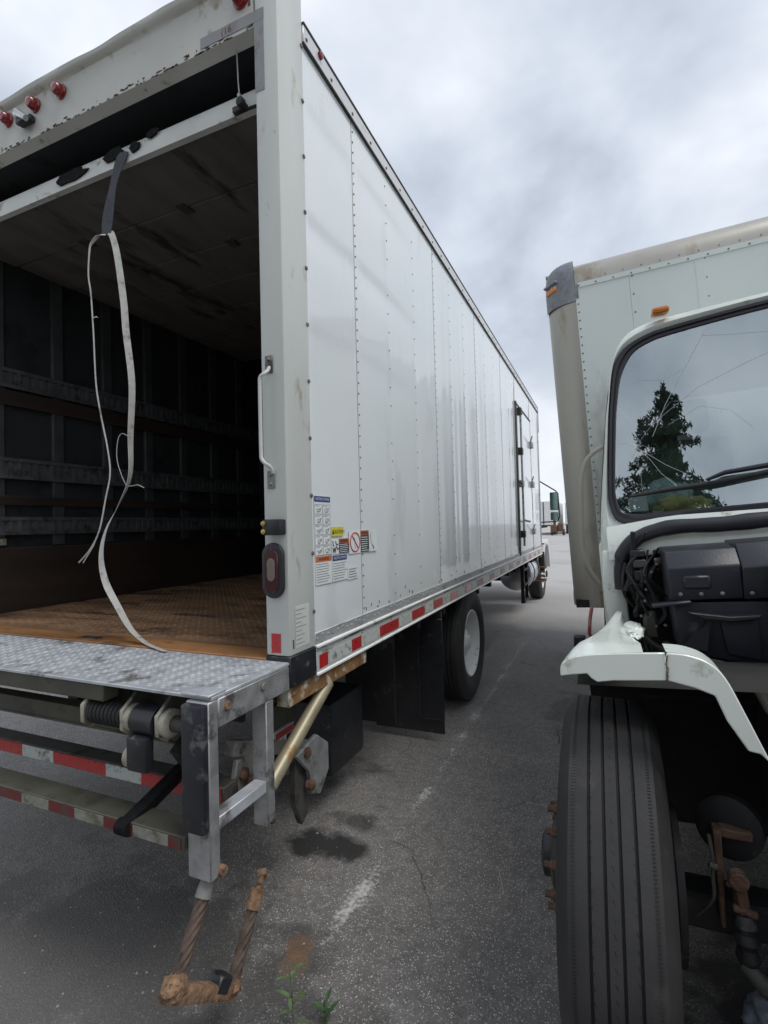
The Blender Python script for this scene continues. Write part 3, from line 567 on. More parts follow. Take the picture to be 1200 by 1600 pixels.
d2 = decal(2.010, 2.125, 1.556, 1.598, p_yellow, 'caution_decal'); text('CAUTION', 0.024, TX(2.078, 1.576), (0, 1, 0), (0, 0, 1), ink, d2)
b = B(); b.prism([(DX + 0.001, 2.017, 1.566), (DX + 0.001, 2.035, 1.566), (DX + 0.001, 2.026, 1.586)], (0.0008, 0, 0)); b.done('warning_triangle', ink, d2, smooth=0)
d3 = decal(2.010, 2.178, 1.474, 1.545, p_white)
sub(d3, 2.078, 2.176, 1.476, 1.522, ink, 'black_field'); sub(d3, 2.078, 2.176, 1.522, 1.5435, p_brown, 'orange_banner'); text('WARNING', 0.0165, TX(2.127, 1.5325), (0, 1, 0), (0, 0, 1), ink, d3)
stripes(d3, 2.084, 2.170, 1.478, 1.520, 5, p_white, 0.3, 3)
b = B()
for pts in (((2.02, 1.535), (2.022, 1.515), (2.032, 1.513)), ((2.02, 1.505), (2.026, 1.482), (2.034, 1.503), (2.04, 1.482), (2.046, 1.505)), ((2.044, 1.532), (2.055, 1.515), (2.07, 1.52)), ((2.05, 1.51), (2.065, 1.495), (2.076, 1.502))):
    b.tube([(DX + 0.0018, y, z) for y, z in pts], 0.0022, 4)
stuff(b.done('drawn_figure', ink, d3, smooth=0))
d4 = decal(2.182, 2.504, 1.466, 1.578, p_white)
b = B(); b.tube([(DX + 0.0016, 2.243 + 0.052 * math.cos(a), 1.522 + 0.046 * math.sin(a)) for a in [2 * math.pi * k / 28 for k in range(28)]], 0.003, 6, closed=True)
b.tube([(DX + 0.0016, 2.209, 1.557), (DX + 0.0016, 2.279, 1.488)], 0.003, 6); b.done('prohibition_ring', p_red, d4)
b = B(); b.tube([(DX + 0.0012, 2.23, 1.545), (DX + 0.0012, 2.245, 1.53), (DX + 0.0012, 2.235, 1.51), (DX + 0.0012, 2.25, 1.49)], 0.0012, 4); stuff(b.done('drawn_figure', ink_g, d4, smooth=0))
sub(d4, 2.305, 2.402, 1.468, 1.552, ink, 'black_field'); sub(d4, 2.305, 2.402, 1.552, 1.5765, p_brown, 'orange_banner'); text('WARNING', 0.0165, TX(2.354, 1.564), (0, 1, 0), (0, 0, 1), ink, d4)
stripes(d4, 2.312, 2.395, 1.470, 1.548, 7, p_white, 0.32, 3)
b = B(); b.tube([(DX + 0.0014, 2.42, 1.56), (DX + 0.0014, 2.43, 1.51), (DX + 0.0014, 2.455, 1.487)], 0.0012, 4); b.tube([(DX + 0.0014, 2.445, 1.5), (DX + 0.0014, 2.462, 1.48)], 0.003, 4); stuff(b.done('drawn_figure', ink_g, d4, smooth=0))
d5 = decal(1.868, 2.008, 1.352, 1.475, p_white); sub(d5, 1.870, 2.006, 1.449, 1.4735, p_orange, 'orange_banner'); text('WARNING', 0.019, TX(1.938, 1.461), (0, 1, 0), (0, 0, 1), ink, d5); stripes(d5, 1.875, 2.0, 1.358, 1.445, 8, ink_g, 0.24)
d6 = decal(2.012, 2.158, 1.352, 1.470, p_white, 'instruction_decal'); sub(d6, 2.016, 2.152, 1.444, 1.468, p_blue, 'blue_banner'); text('INSTRUCTIONS', 0.0165, TX(2.084, 1.456), (0, 1, 0), (0, 0, 1), p_white, d6); stripes(d6, 2.018, 2.15, 1.358, 1.438, 7, ink_g, 0.24)
d7 = decal(2.162, 2.272, 1.345, 1.405, p_white, 'instruction_decal'); stripes(d7, 2.172, 2.262, 1.35, 1.40, 4, ink_g, 0.35)

# side door near the front
b = B(); b.box(PX, XS + 0.006, 7.50, 8.86, 1.165, 3.28); sdoor = b.done('side_door', white, truck, bev=0.006)
for a in ((7.40, 7.48, 1.12, 3.33), (8.87, 8.90, 1.12, 3.30)):
    b = B(); b.box(PX, XS + 0.010, a[0], a[1], a[2], a[3]); b.done('door_jamb', darkgrey if a[0] < 8 else alu, sdoor, bev=0.003)
b = B(); b.box(PX, XS + 0.012, 7.40, 8.90, 3.285, 3.31); b.done('drip_edge', darkgrey, sdoor)
b = B(); b.tube([(XS + 0.045, 7.56, 1.25), (XS + 0.045, 7.56, 3.25)], 0.016, 8); b.done('lock_rod', alu, sdoor)
for z in (1.42, 2.15, 2.62, 3.2):
    b = B(); b.box(XS, XS + 0.065, 7.50, 7.62, z - 0.05, z + 0.05); b.done('rod_bracket', darkgrey if z != 2.15 else galv, sdoor, bev=0.006)
b = B(); b.tube([(XS + 0.05, 7.56, 1.62), (XS + 0.07, 7.7, 1.61), (XS + 0.06, 8.1, 1.6)], 0.016, 8); b.done('door_handle', black_p, sdoor)
for z in (2.88, 2.217, 1.435):
    b = B(); b.box(XS, XS + 0.05, 8.74, 8.92, z - 0.05, z + 0.05); b.beam((XS + 0.03, 8.70, z + 0.03), (XS + 0.07, 8.62, z + 0.12), 0.02, 0.02); b.done('hinge', galv, sdoor, bev=0.006)
b = B()
for y in (7.72, 8.12): b.beam((-1.15, y, 0.975), (-1.15, y, 0.40), 0.05, 0.035, (0, 1, 0))
for z in (0.42, 0.66, 0.88): b.box(-1.18, -1.12, 7.72, 8.12, z - 0.015, z + 0.015)
b.done('door_step', dark, truck, bev=0.003)

# roof, left wall, front wall, floor
b = B(); b.box(XL, -1.16, 1.70, YF, 3.79, 3.80); b.done('roof', white, truck)
b = B(); b.box(XL, XL + 0.01, 1.85, YF, 0.98, 3.79); b.done('left_sheet', white, truck)
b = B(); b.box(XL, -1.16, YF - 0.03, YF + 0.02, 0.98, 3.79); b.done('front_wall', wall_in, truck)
b = B(); b.box(XL + 0.011, -1.236, 1.80, YF - 0.03, 1.03, ZF); fl = b.done('floor', floor_m, truck)
b = B(); b.box(-3.59, -1.236, 1.659, 1.797, 1.03, ZF + 0.001); b.done('floor_sill', sill_m, fl, bev=0.004)
b = B(); b.box(-2.38, -2.26, 1.70, 1.74, ZF + 0.0012, ZF + 0.004); b.done('floor_slot', dark, fl, smooth=0)
def lugs(x0, x1, y0, y1, z, st, ln, wd, ht):
    b = B(); i = 0; y = y0 + st / 2
    while y < y1:
        x = x0 + st / 2 + (st / 2 if i % 2 else 0); j = 0
        while x < x1 - st * 0.3:
            a = R(45) if (i + j) % 2 else R(-45); c, s_ = math.cos(a), math.sin(a)
            q = [(x + c * u * ln - s_ * w * wd, y + s_ * u * ln + c * w * wd) for u, w in ((-1, 0), (0, -1), (1, 0), (0, 1))]
            v = [b.bm.verts.new((p[0], p[1], z)) for p in q]; t_ = b.bm.verts.new((x, y, z + ht))
            for k in range(4): b.bm.faces.new((v[k], v[(k + 1) % 4], t_))
            x += st; j += 1
        y += st * 0.55; i += 1
    return b
stuff(lugs(-3.55, -1.25, 1.83, 5.2, ZF, 0.042, 0.014, 0.005, 0.0028).done('floor_tread', floor_m, fl, smooth=0))
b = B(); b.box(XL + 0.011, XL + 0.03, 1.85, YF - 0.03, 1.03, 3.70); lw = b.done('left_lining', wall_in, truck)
b = B(); b.box(-1.30, -1.16, YF - 0.06, YF - 0.031, 1.09, 3.7); b.box(-1.17, -1.16, 1.86, YF - 0.06, 1.09, 3.7); b.done('right_lining', wall_in, truck)
wp = None
for k in range(20):
    y = 2.02 + k * 0.405
    if wp is None:
        b = B(); b.box(XL + 0.031, XL + 0.062, y, y + 0.085, 1.52, 3.65); wp = b.done('wall_post', post_in, lw, bev=0.006)
    else: copy_part(wp, lw, (0, k * 0.405, 0))
for z0, z1 in ((2.585, 2.715), (1.975, 2.115), (1.60, 1.72)):
    b = B(); x0, x1 = XL + 0.063, XL + 0.083; b.box(x0, x1, 1.87, 10.0, z0, z0 + 0.024); b.box(x0, x1, 1.87, 10.0, z1 - 0.024, z1); b.box(XL + 0.0625, XL + 0.066, 1.87, 10.0, z0 + 0.02, z1 - 0.02)
    y = 1.89
    while y < 9.9: b.box(x0 + 0.001, x1 - 0.004, y, y + 0.026, z0 + 0.022, z1 - 0.022); y += 0.056
    b.done('logistic_track', track_in, lw)
for z0, z1, x1 in ((1.80, 1.86, 0.08), (2.47, 2.57, 0.075), (1.091, 1.515, 0.07)):
    b = B(); b.box(XL + 0.031, XL + x1, 1.87, YF - 0.04, z0, z1); b.done('kickboard' if z0 < 1.2 else 'timber_rail', wood_in, lw, bev=0.003)
b = B(); b.box(XL + 0.0705, XL + 0.0755, 2.02, 2.10, 1.535, 1.575); b.done('label_scrap', wht_old, lw)
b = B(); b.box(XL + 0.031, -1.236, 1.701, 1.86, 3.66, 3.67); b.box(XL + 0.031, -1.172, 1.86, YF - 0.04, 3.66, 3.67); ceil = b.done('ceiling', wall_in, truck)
for k in range(9):
    b = B(); y = 5.0 + k * 0.6; b.box(XL + 0.05, -1.18, y, y + 0.05, 3.60, 3.659); b.done('roof_bow', post_in, ceil)
# roller door pushed up under the roof
b = B()
def dbar(u, v):
    x = -3.58 + (3.58 - 1.245) * u; pr = [(1.765, 3.372), (1.735, 3.372), (1.735, 3.40), (1.742, 3.455), (1.775, 3.495), (1.84, 3.515)]
    k = v * 5; i = min(int(k), 4); f = k - i; return Vector((x, pr[i][0] + (pr[i + 1][0] - pr[i][0]) * f, pr[i][1] + (pr[i + 1][1] - pr[i][1]) * f))
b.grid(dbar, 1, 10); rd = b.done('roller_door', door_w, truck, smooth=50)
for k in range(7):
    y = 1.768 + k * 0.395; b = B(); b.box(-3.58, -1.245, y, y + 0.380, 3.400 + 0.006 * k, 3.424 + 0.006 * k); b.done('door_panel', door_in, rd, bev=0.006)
    for x in (-2.9, -2.1, -1.5):
        b = B(); b.box(x - 0.03, x + 0.03, y - 0.05, y + 0.04, 3.388 + 0.006 * k, 3.3995 + 0.006 * k)
        if k: b.done('panel_hinge', darkgrey, rd, bev=0.002)
b = B(); b.tube([(-1.36, 1.72, 3.395), (-1.364, 1.715, 3.50), (-1.361, 1.705, 3.64)], 0.003, 6); b.tube([(-1.36, 1.72, 3.40), (-1.362, 1.717, 3.44)], 0.009, 8); b.done('lift_cable', galv, rd)
b = B(); b.box(-1.40, -1.33, 1.715, 1.74, 3.372, 3.398); b.lathe([(0.02, 0), (0.02, 0.02), (0.008, 0.022), (0, 0.022)], (-1.345, 1.714, 3.392), (0, -1, 0), 10); b.tube([(-1.34, 1.73, 3.376), (-1.29, 1.73, 3.374), (-1.245, 1.733, 3.372)], 0.007, 6); b.done('cable_anchor', dark, rd, bev=0.003)
for (x0, x1, z0, z1) in ((-2.58, -2.30, 3.38, 3.462), (-2.21, -2.06, 3.395, 3.478), (-2.04, -1.95, 3.40, 3.46), (-1.93, -1.83, 3.435, 3.485)):
    b = B(); pts = []
    for k in range(14):
        a = 2 * math.pi * k / 14; q = rnd.uniform(0.62, 1.0); pts.append(((x0 + x1) / 2 + (x1 - x0) / 2 * math.cos(a) * q, 1.7335 + max(0, ((z0 + z1) / 2 + (z1 - z0) / 2 * math.sin(a) * q) - 3.42) * 0.12 - 0.006, (z0 + z1) / 2 + (z1 - z0) / 2 * math.sin(a) * q))
    b.prism(pts, (0, 0.006, 0)); b.done('torn_patch', torn, rd, smooth=0)

# rusty sill and brace behind the gate
b = B(); b.box(-1.20, -1.140, 1.668, 2.36, 0.905, 0.976); b.done('sill_beam', rust_sill, truck, bev=0.004)
b = B(); b.tube([(-1.162, 2.0, 0.905), (-1.162, 1.56, 0.655)], 0.029, 14); b.done('diagonal_brace', zinc, truck)
# chassis, axle, hydraulic box
b = B()
for x in (-2.85, -2.05): b.box(x - 0.04, x + 0.04, 2.0, 12.3, 0.62, 0.88)
for k in range(14): b.box(XL + 0.1, -1.2, 2.1 + k * 0.6, 2.16 + k * 0.6, 0.885, 1.025)
b.tube([(-3.6, 4.63, 0.5), (-1.5, 4.63, 0.5)], 0.09, 12); b.lathe([(0, -0.2), (0.15, -0.15), (0.19, 0), (0.15, 0.15), (0, 0.2)], (-2.45, 4.63, 0.5), (1, 0, 0), 16)
for x in (-2.85, -2.05): b.beam((x, 3.9, 0.62), (x, 5.4, 0.62), 0.09, 0.07)
b.done('chassis', dark, truck)
b = B(); b.box(-1.82, -1.42, 2.47, 2.88, 0.22, 0.62); b.done('hydraulic_box', black_p, truck, bev=0.02, seg=2)
wheel(truck, -1.135, 4.63, 0.505, 1, 'dual'); wheel(truck, -1.46, 4.63, 0.505, 1, 'inner', n=40)
wheel(truck, -3.69, 4.63, 0.505, -1, 'dual', n=40); wheel(truck, -3.365, 4.63, 0.505, -1, 'inner', n=40)
wheel(truck, -1.22, 11.12, 0.505, 1, 'steer', n=48); wheel(truck, -3.6, 11.12, 0.505, -1, 'steer', n=40)
for x0, x1, off in ((-1.68, -1.13, 0), (-3.68, -3.13, 0)):
    b = B(); b.box(x0, x1, 3.62, 3.632, 0.06, 0.96); mf = b.done('mud_flap', rubber, truck, bev=0.003)
    b = B(); b.box(x0 + 0.37, x1 + 0.006, 3.612, 3.6195, 0.17, 0.9); b.done('flap_stiffener', black_p, mf, bev=0.002)
    b = B(); b.box(x0 + 0.366, x0 + 0.3695, 3.609, 3.619, 0.168, 0.9); b.box(x0 + 0.366, x1 + 0.006, 3.609, 3.619, 0.164, 0.1685); b.done('flap_edge', darkgrey, mf)
b = B(); b.box(-1.66, -1.64, 3.1, 3.12, 0.25, 0.95); b.box(-1.64, -1.30, 3.1, 3.115, 0.30, 0.95); b.done('splash_board', rubber, truck)
# lift gate
LG = part_empty('lift_gate', (-2.4, 1.45, 0.6), truck); LG['label'] = 'galvanised fold-down lift gate with tread plate and spring hinge'
b = B(); b.box(XL, -1.127, 1.235, 1.655, 1.0735, 1.085); b.done('platform', plate, LG, bev=0.002)
stuff(lugs(-3.68, -1.14, 1.245, 1.645, 1.085, 0.030, 0.0115, 0.0042, 0.0026).done('platform_tread', plate, LG, smooth=0))
b = B(); b.box(-1.24, -1.126, 1.222, 1.30, 1.0855, 1.094); b.done('platform_lip', plate, LG, bev=0.002)
for sx in (0, 1):
    mx_ = (lambda x: x) if sx == 0 else (lambda x: XL + (XS - x))
    def bx(b, x0, x1, *a): b.box(min(mx_(x0), mx_(x1)), max(mx_(x0), mx_(x1)), *a)
    b = B(); bx(b, -1.19, -1.1255, 1.263, 1.653, 0.982, 1.073); b.done('side_beam', galv, LG, bev=0.004)
    b = B(); bx(b, -1.216, -1.125, 1.217, 1.2615, 0.535, 1.0725); b.done('end_post', galv, LG, bev=0.004)
    b = B(); bx(b, -1.19, -1.1265, 1.5045, 1.549, 0.545, 0.9815); b.done('inner_post', galv, LG, bev=0.003)
    b = B(); bx(b, -1.18, -1.13, 1.262, 1.504, 0.668, 0.708); b.done('cross_rail', plate, LG, bev=0.003)
    b = B(); bx(b, -1.208, -1.122, 1.186, 1.2165, 0.688, 1.072); b.done('rubber_bumper', bumper_r, LG, bev=0.009, seg=2)
    for (y, z) in ((1.302, 1.039), (1.487, 1.045)):
        b = B(); b.lathe([(0.015, 0), (0.015, 0.006), (0.011, 0.0095), (0, 0.010)], (mx_(-1.1255), y, z), (1 if sx == 0 else -1, 0, 0), 10); b.done('bolt', rust_l if y < 1.4 else arm_g, LG)
b = B(); b.tube([(-1.1262 - 0.001, 1.527, 0.56), (-1.128, 1.527, 0.553)], 0.012, 10); b.done('notch', dark, LG)
b = B(); b.box(-3.3, -1.62, 1.247, 1.31, 1.012, 1.072); b.done('edge_beam', olive, LG, bev=0.004)
b = B(); b.box(-3.5, -1.30, 1.40, 1.46, 0.838, 0.905); b.box(-3.5, -1.30, 1.395, 1.40, 0.832, 0.842); b.done('torsion_beam', olive, LG, bev=0.003)
b = B(); b.box(-3.5, -1.23, 1.50, 1.52, 0.90, 1.07); b.done('back_plate', dark, LG)
for (y0, y1, z0, z1, xr, oldred) in ((1.205, 1.30, 0.616, 0.660, -1.217, 1), (1.42, 1.50, 0.642, 0.700, -1.25, 0)):
    b = B(); b.box(XL + 0.1, xr, y0, y1, z0, z1); bar = b.done('step_bar', olive if oldred else darkgrey, LG, bev=0.003)
    x = xr - 0.012; k = 0; ln = (0.13, 0.145) if oldred else (0.30, 0.20)
    while x > XL + 0.4:
        l_ = (ln[k % 2] if k else (0.05 if oldred else 0.40)) * rnd.uniform(0.94, 1.06); b = B(); b.box(x - l_, x, y0 - 0.0022, y0 - 0.0002, z0 + 0.004, z1 - 0.006)
        m_ = ((red_old, wht_old) if oldred else (red_t, wht_t))[k % 2]; b.done('reflective_tape', m_, bar, smooth=0); x -= l_ + 0.001; k += 1
for x, yA in ((-1.47, 1.185), (-2.04, 1.25), (-2.95, 1.25)):
    b = B(); b.beam((x, yA + 0.02, 0.640), (x, 1.48, 0.725), 0.05, 0.035)
    if yA < 1.2: b.lathe([(0, -0.026), (0.026, -0.026), (0.026, 0.026), (0, 0.026)], (x, 1.205, 0.640), (1, 0, 0), 14); b.done('bar_arm', torn, LG, bev=0.002)
b = B(); b.beam((-1.38, 1.36, 0.86), (-1.38, 1.50, 0.66), 0.05, 0.07); b.done('bar_hanger', dark, LG)
# spring hinge
def hexplate(x, y, z, r, th_, m_, name='hinge_flange'):
    b = B(); b.prism([(x, y + r * math.cos(a) * 0.9, z + r * math.sin(a) * 1.15) for a in [math.pi / 6 + k * math.pi / 3 for k in range(6)]], (th_, 0, 0)); return b.done(name, m_, LG, bev=0.003)
HY, HZ = 1.285, 0.962
hexplate(-1.735, HY, HZ, 0.054, 0.016, cream); hexplate(-1.535, HY, HZ, 0.058, 0.014, cream); hexplate(-1.375, HY, HZ, 0.058, 0.014, cream)
for x in (-1.52, -1.36):
    b = B(); b.lathe([(0.046, 0), (0.046, 0.022), (0.034, 0.03), (0, 0.03)], (x, HY, HZ), (1, 0, 0), 18); b.done('hinge_washer', cream, LG)
b = B(); pts = []
for k in range(9 * 14 + 1):
    a = 2 * math.pi * k / 14; pts.append((-1.715 + 0.172 * k / (9 * 14), HY + 0.036 * math.cos(a), HZ + 0.036 * math.sin(a)))
b.tube(pts, 0.0085, 6); b.done('coil_spring', dark, LG)
b = B(); b.tube([(-1.74, HY, HZ), (-1.25, HY, HZ)], 0.026, 14); b.done('hinge_shaft', darkgrey, LG)
b = B(); b.lathe([(0.03, 0), (0.052, 0.0), (0.052, 0.10), (0.03, 0.10)], (-1.485, HY, HZ), (1, 0, 0), 22); b.done('hinge_drum', black_p, LG)
b = B(); b.box(-1.487, -1.395, 1.222, 1.262, 0.808, 0.925); b.done('hinge_hook', black_p, LG, bev=0.012, seg=2)
b = B(); b.lathe([(0.04, 0), (0.04, 0.03), (0, 0.03)], (-1.52, 1.275, 0.835), (1, 0, 0), 16); b.done('roller', cream, LG)
for x0, x1 in ((-1.735, -1.715), (-1.535, -1.52), (-1.375, -1.36)):
    b = B(); b.prism([(x0, 1.26, 1.00), (x0, 1.33, 1.07), (x0, 1.46, 1.07), (x0, 1.44, 0.92), (x0, 1.31, 0.93)], (x1 - x0, 0, 0)); b.done('hinge_gusset', olive, LG)
b = B(); b.box(-1.70, -1.38, 1.36, 1.37, 0.93, 1.07); b.done('hinge_backing', olive, LG)
# lift arms and bracket
b = B(); b.beam((-1.29, 1.50, 0.80), (-1.29, 2.02, 0.60), 0.05, 0.055); b.beam((-1.33, 1.55, 0.63), (-1.33, 1.98, 0.53), 0.05, 0.05); b.done('lift_arm', arm_g, LG, bev=0.004)
b = B(); b.prism([(-1.275, 1.50, 0.76), (-1.275, 1.60, 0.74), (-1.275, 1.68, 0.60), (-1.275, 1.64, 0.53), (-1.275, 1.46, 0.60)], (0.02, 0, 0)); b.done('arm_plate', arm_g, LG, bev=0.003)
b = B(); b.prism([(-1.262, 1.86, 0.625), (-1.262, 2.03, 0.655), (-1.262, 2.13, 0.58), (-1.262, 2.13, 0.46), (-1.262, 2.05, 0.38), (-1.262, 1.98, 0.41), (-1.262, 1.96, 0.52)], (0.022, 0, 0)); b.done('pivot_bracket', galv, LG, bev=0.003)
b = B(); b.prism([(-1.30, 1.90, 0.62), (-1.30, 1.97, 0.60), (-1.30, 1.98, 0.40), (-1.30, 1.99, 0.32), (-1.30, 1.94, 0.29), (-1.30, 1.89, 0.40)], (0.03, 0, 0)); b.done('pivot_link', darkgrey, LG, bev=0.003)
for (y, z, x) in ((1.94, 0.61, -1.238), (1.97, 0.455, -1.238), (1.53, 0.70, -1.25), (1.56, 0.66, -1.25)):
    b = B(); b.lathe([(0.024, -0.02), (0.024, 0.008), (0.014, 0.016), (0, 0.017)], (x, y, z), (1, 0, 0), 8); b.done('pivot_bolt', rusty, LG)
b = B(); b.box(-1.315, -1.29, 1.74, 1.94, 0.755, 0.86); b.done('cylinder_cover', olive, LG, bev=0.004)
b = B(); b.box(-1.312, -1.2895, 1.78, 1.92, 0.672, 0.745); sg = b.done('hazard_plate', p_white, LG)
b = B(); b.box(-1.289, -1.2885, 1.782, 1.918, 0.715, 0.742); b.done('red_band', p_red, sg, smooth=0) if False else b.done('red_band', p_red, LG, smooth=0)
b = B(); b.box(-1.289, -1.2882, 1.86, 1.917, 0.674, 0.712); b.done('black_field', ink, LG, smooth=0)
text('5', 0.045, (-1.2875, 1.835, 0.694), (0, 1, 0), (0, 0, 1), ink, LG, 'digit')
# stirrup step hanging on wire rope
ST = part_empty('stirrup_step', (-1.17, 1.25, 0.5), truck); ST['label'] = 'rusted wire rope stirrup step hanging loose under the lift gate'
def rope(p, q, r):
    p, q = Vector(p), Vector(q); d = q - p; u = d.orthogonal().normalized(); w = d.normalized().cross(u); b = B()
    for s_ in range(5):
        b.tube([p + d * (k / 22) + (u * math.cos(k * 0.36 + s_ * 1.257) + w * math.sin(k * 0.36 + s_ * 1.257)) * r * 0.55 for k in range(23)], r * 0.52, 6)
    return b
A, A2 = Vector((-1.17, 1.246, 0.50)), Vector((-1.17, 1.128, 0.318)); C1, C2 = Vector((-1.15, 1.468, 0.347)), Vector((-1.15, 1.335, 0.145))
rope(A, A2, 0.0195).done('wire_rope', rope_m, ST); rope(C1, C2, 0.0195).done('wire_rope', rope_m, ST)
b = B(); b.tube([Vector((-1.17, 1.268, 0.533)), A, A + (A2 - A) * 0.14], [0.018, 0.025, 0.026], 10); b.done('ferrule', arm_g, ST)
b = B(); b.lathe([(0.017, -0.01), (0.017, 0.012), (0.009, 0.016), (0, 0.016)], (-1.124, 1.262, 0.548), (1, 0, 0), 6); b.done('ferrule_bolt', rust_l, ST)
b = B(); b.tube([C1 + (C1 - C2) * 0.02, C1 - (C1 - C2) * 0.22], [0.024, 0.025], 10); b.tube([C1, C1 + Vector((0, 0.024, 0.035))], 0.010, 8); b.tube([C1 + Vector((-0.012, 0.02, 0.04)), C1 + Vector((0.012, 0.036, 0.045))], 0.013, 8); b.tube([C1 + Vector((0.0, 0.03, 0.03)), C1 + Vector((0.004, 0.045, 0.02))], 0.011, 8); b.done('ferrule', rust_l, ST)
def lump(c, r, s):
    b = B(); bmesh.ops.create_icosphere(b.bm, subdivisions=3, radius=1)
    for v in b.bm.verts:
        n_ = 1 + 0.28 * noise.noise(v.co * 2.1 + Vector(c) * 9) + 0.2 * noise.noise(v.co * 5 + Vector(c) * 9) + 0.14 * noise.noise(v.co * 12 + Vector(c) * 9); v.co = Vector(c) + Vector((v.co.x * s[0], v.co.y * s[1], v.co.z * s[2])) * r * n_
    return b
lump((-1.17, 1.112, 0.303), 0.034, (1, 1.25, 1)).done('rust_clump', rust_l, ST); lump((-1.15, 1.328, 0.132), 0.030, (1, 1.1, 1)).done('rust_clump', rust_l, ST)
b = B(); b.beam((-1.17, 1.10, 0.295), (-1.15, 1.335, 0.118), 0.05, 0.042); b.done('rung', rust_l, ST, bev=0.008, seg=2)
b = B(); b.beam((-1.158, 1.255, 0.205), (-1.151, 1.30, 0.171), 0.056, 0.048); b.done('rung_wrap', black_p, ST, bev=0.006)

# cab, tank and mirrors at the far end
b = B(); b.prism([(-3.45, 10.35, 0.75), (-3.45, 12.1, 0.75), (-3.45, 12.1, 1.75), (-3.45, 11.8, 2.55), (-3.45, 11.5, 2.72), (-3.45, 10.35, 2.72)], (2.03, 0, 0)); b.done('cab', far_w, truck, bev=0.06, seg=3)
b = B(); b.prism([(-3.2, 12.0, 0.85), (-3.2, 13.4, 0.85), (-3.2, 13.5, 1.35), (-3.2, 13.2, 1.5), (-3.2, 12.0, 1.72)], (1.6, 0, 0)); b.done('bonnet', far_w, truck, bev=0.05, seg=3)
for x0 in (-1.62, -3.66):
    b = B(); pr = [(10.52, 0.70), (10.56, 0.95), (10.68, 1.12), (10.9, 1.215), (11.4, 1.215), (11.65, 1.12), (11.78, 0.9), (11.82, 0.6), (11.7, 0.6), (11.62, 0.86), (11.45, 1.06), (11.12, 1.12), (10.82, 1.06), (10.64, 0.86), (10.6, 0.70)]
    b.prism([(x0, y, z) for y, z in pr], (0.48, 0, 0)); b.done('front_fender', far_w, truck, bev=0.02, seg=2)
b = B(); b.box(-1.25, -1.13, 10.60, 10.66, 1.13, 1.17); b.done('side_marker', amber, truck, bev=0.008)
b = B(); b.box(-1.24, -1.125, 10.44, 10.515, 0.60, 1.0); b.done('fender_guard', rubber, truck, bev=0.015, seg=2)
b = B()
for z in (0.44, 0.52, 0.60, 0.68): b.box(-1.30, -1.12, 10.34, 10.44, z, z + 0.035)
b.box(-1.45, -1.12, 10.30, 10.46, 0.43, 0.455); b.done('cab_step', rusty, truck, bev=0.004)
b = B(); b.lathe([(0.0, 0), (0.24, 0.015), (0.29, 0.05), (0.30, 0.08), (0.30, 1.02), (0.29, 1.05), (0.24, 1.085), (0, 1.1)], (-1.47, 9.05, 0.70), (0, 1, 0), 32); tk = b.done('fuel_tank', chrome, truck)
for y in (9.25, 9.9):
    b = B(); b.lathe([(0.302, 0), (0.309, 0), (0.309, 0.05), (0.302, 0.05)], (-1.47, y, 0.70), (0, 1, 0), 32); b.done('tank_strap', dark, tk)
b = B(); b.box(-1.42, -1.15, 9.55, 9.95, 1.005, 1.03) if False else b.box(-1.40, -1.13, 9.86, 10.1, 0.925, 0.972); b.done('tank_bracket', rusty, truck, bev=0.006)
MR = part_empty('door_mirror', (-1.1, 11.6, 2.0), truck)
b = B(); b.tube([(-1.44, 11.6, 2.56), (-1.28, 11.6, 2.463), (-0.97, 11.6, 2.25), (-0.925, 11.62, 2.18), (-0.905, 11.63, 1.70), (-0.94, 11.62, 1.60), (-1.0, 11.6, 1.585), (-1.44, 11.6, 1.57)], 0.014, 8); b.done('mirror_arm', dark, MR)
b = B(); b.box(-1.095, -0.915, 11.59, 11.66, 1.835, 2.22); b.done('mirror_shell', black_p, MR, bev=0.02, seg=2)
b = B(); b.box(-1.08, -0.93, 11.582, 11.589, 1.85, 2.205); b.done('mirror_pane', mirror_m, MR)
b = B(); b.box(-1.09, -0.93, 11.59, 11.65, 1.615, 1.79); b.done('mirror_shell', black_p, MR, bev=0.02, seg=2)
b = B(); b.box(-1.08, -0.94, 11.582, 11.589, 1.625, 1.78); b.done('convex_pane', mirror_m, MR)

# ------------------------------------------------------------------ straps hanging in the doorway
def ribbon(pts, widths, dirs, th_=0.002):
    b = B(); n = len(pts); rows = []
    for i in range(n):
        p = Vector(pts[i]); a = Vector(pts[max(i - 1, 0)]); c = Vector(pts[min(i + 1, n - 1)]); t_ = (c - a).normalized(); d = Vector(dirs[i]); d = (d - d.dot(t_) * t_).normalized(); nn = t_.cross(d); w = widths[i] / 2
        rows.append([b.bm.verts.new(p + d * w + nn * th_ / 2), b.bm.verts.new(p - d * w + nn * th_ / 2), b.bm.verts.new(p - d * w - nn * th_ / 2), b.bm.verts.new(p + d * w - nn * th_ / 2)])
    for A_, B_ in zip(rows, rows[1:]):
        for j in range(4): b.bm.faces.new((A_[j], A_[(j + 1) % 4], B_[(j + 1) % 4], B_[j]))
    b.bm.faces.new(rows[0]); b.bm.faces.new(list(reversed(rows[-1]))); return b
D = [(-2.05, 1.733, 3.425), (-2.07, 1.722, 3.39), (-2.105, 1.715, 3.30), (-2.13, 1.71, 3.20), (-2.146, 1.705, 3.10), (-2.148, 1.70, 3.03)]
pd = smooth_path(D, 4); pull = ribbon(pd, [0.05 + 0.012 * min(1, i / 6) for i in range(len(pd))], [(1, 0.15 * math.sin(i * .5), 0) for i in range(len(pd))], 0.003).done('pull_strap', strap_d)
tag(pull, 'dark grey webbing pull strap hanging from the roller door edge', 'strap')
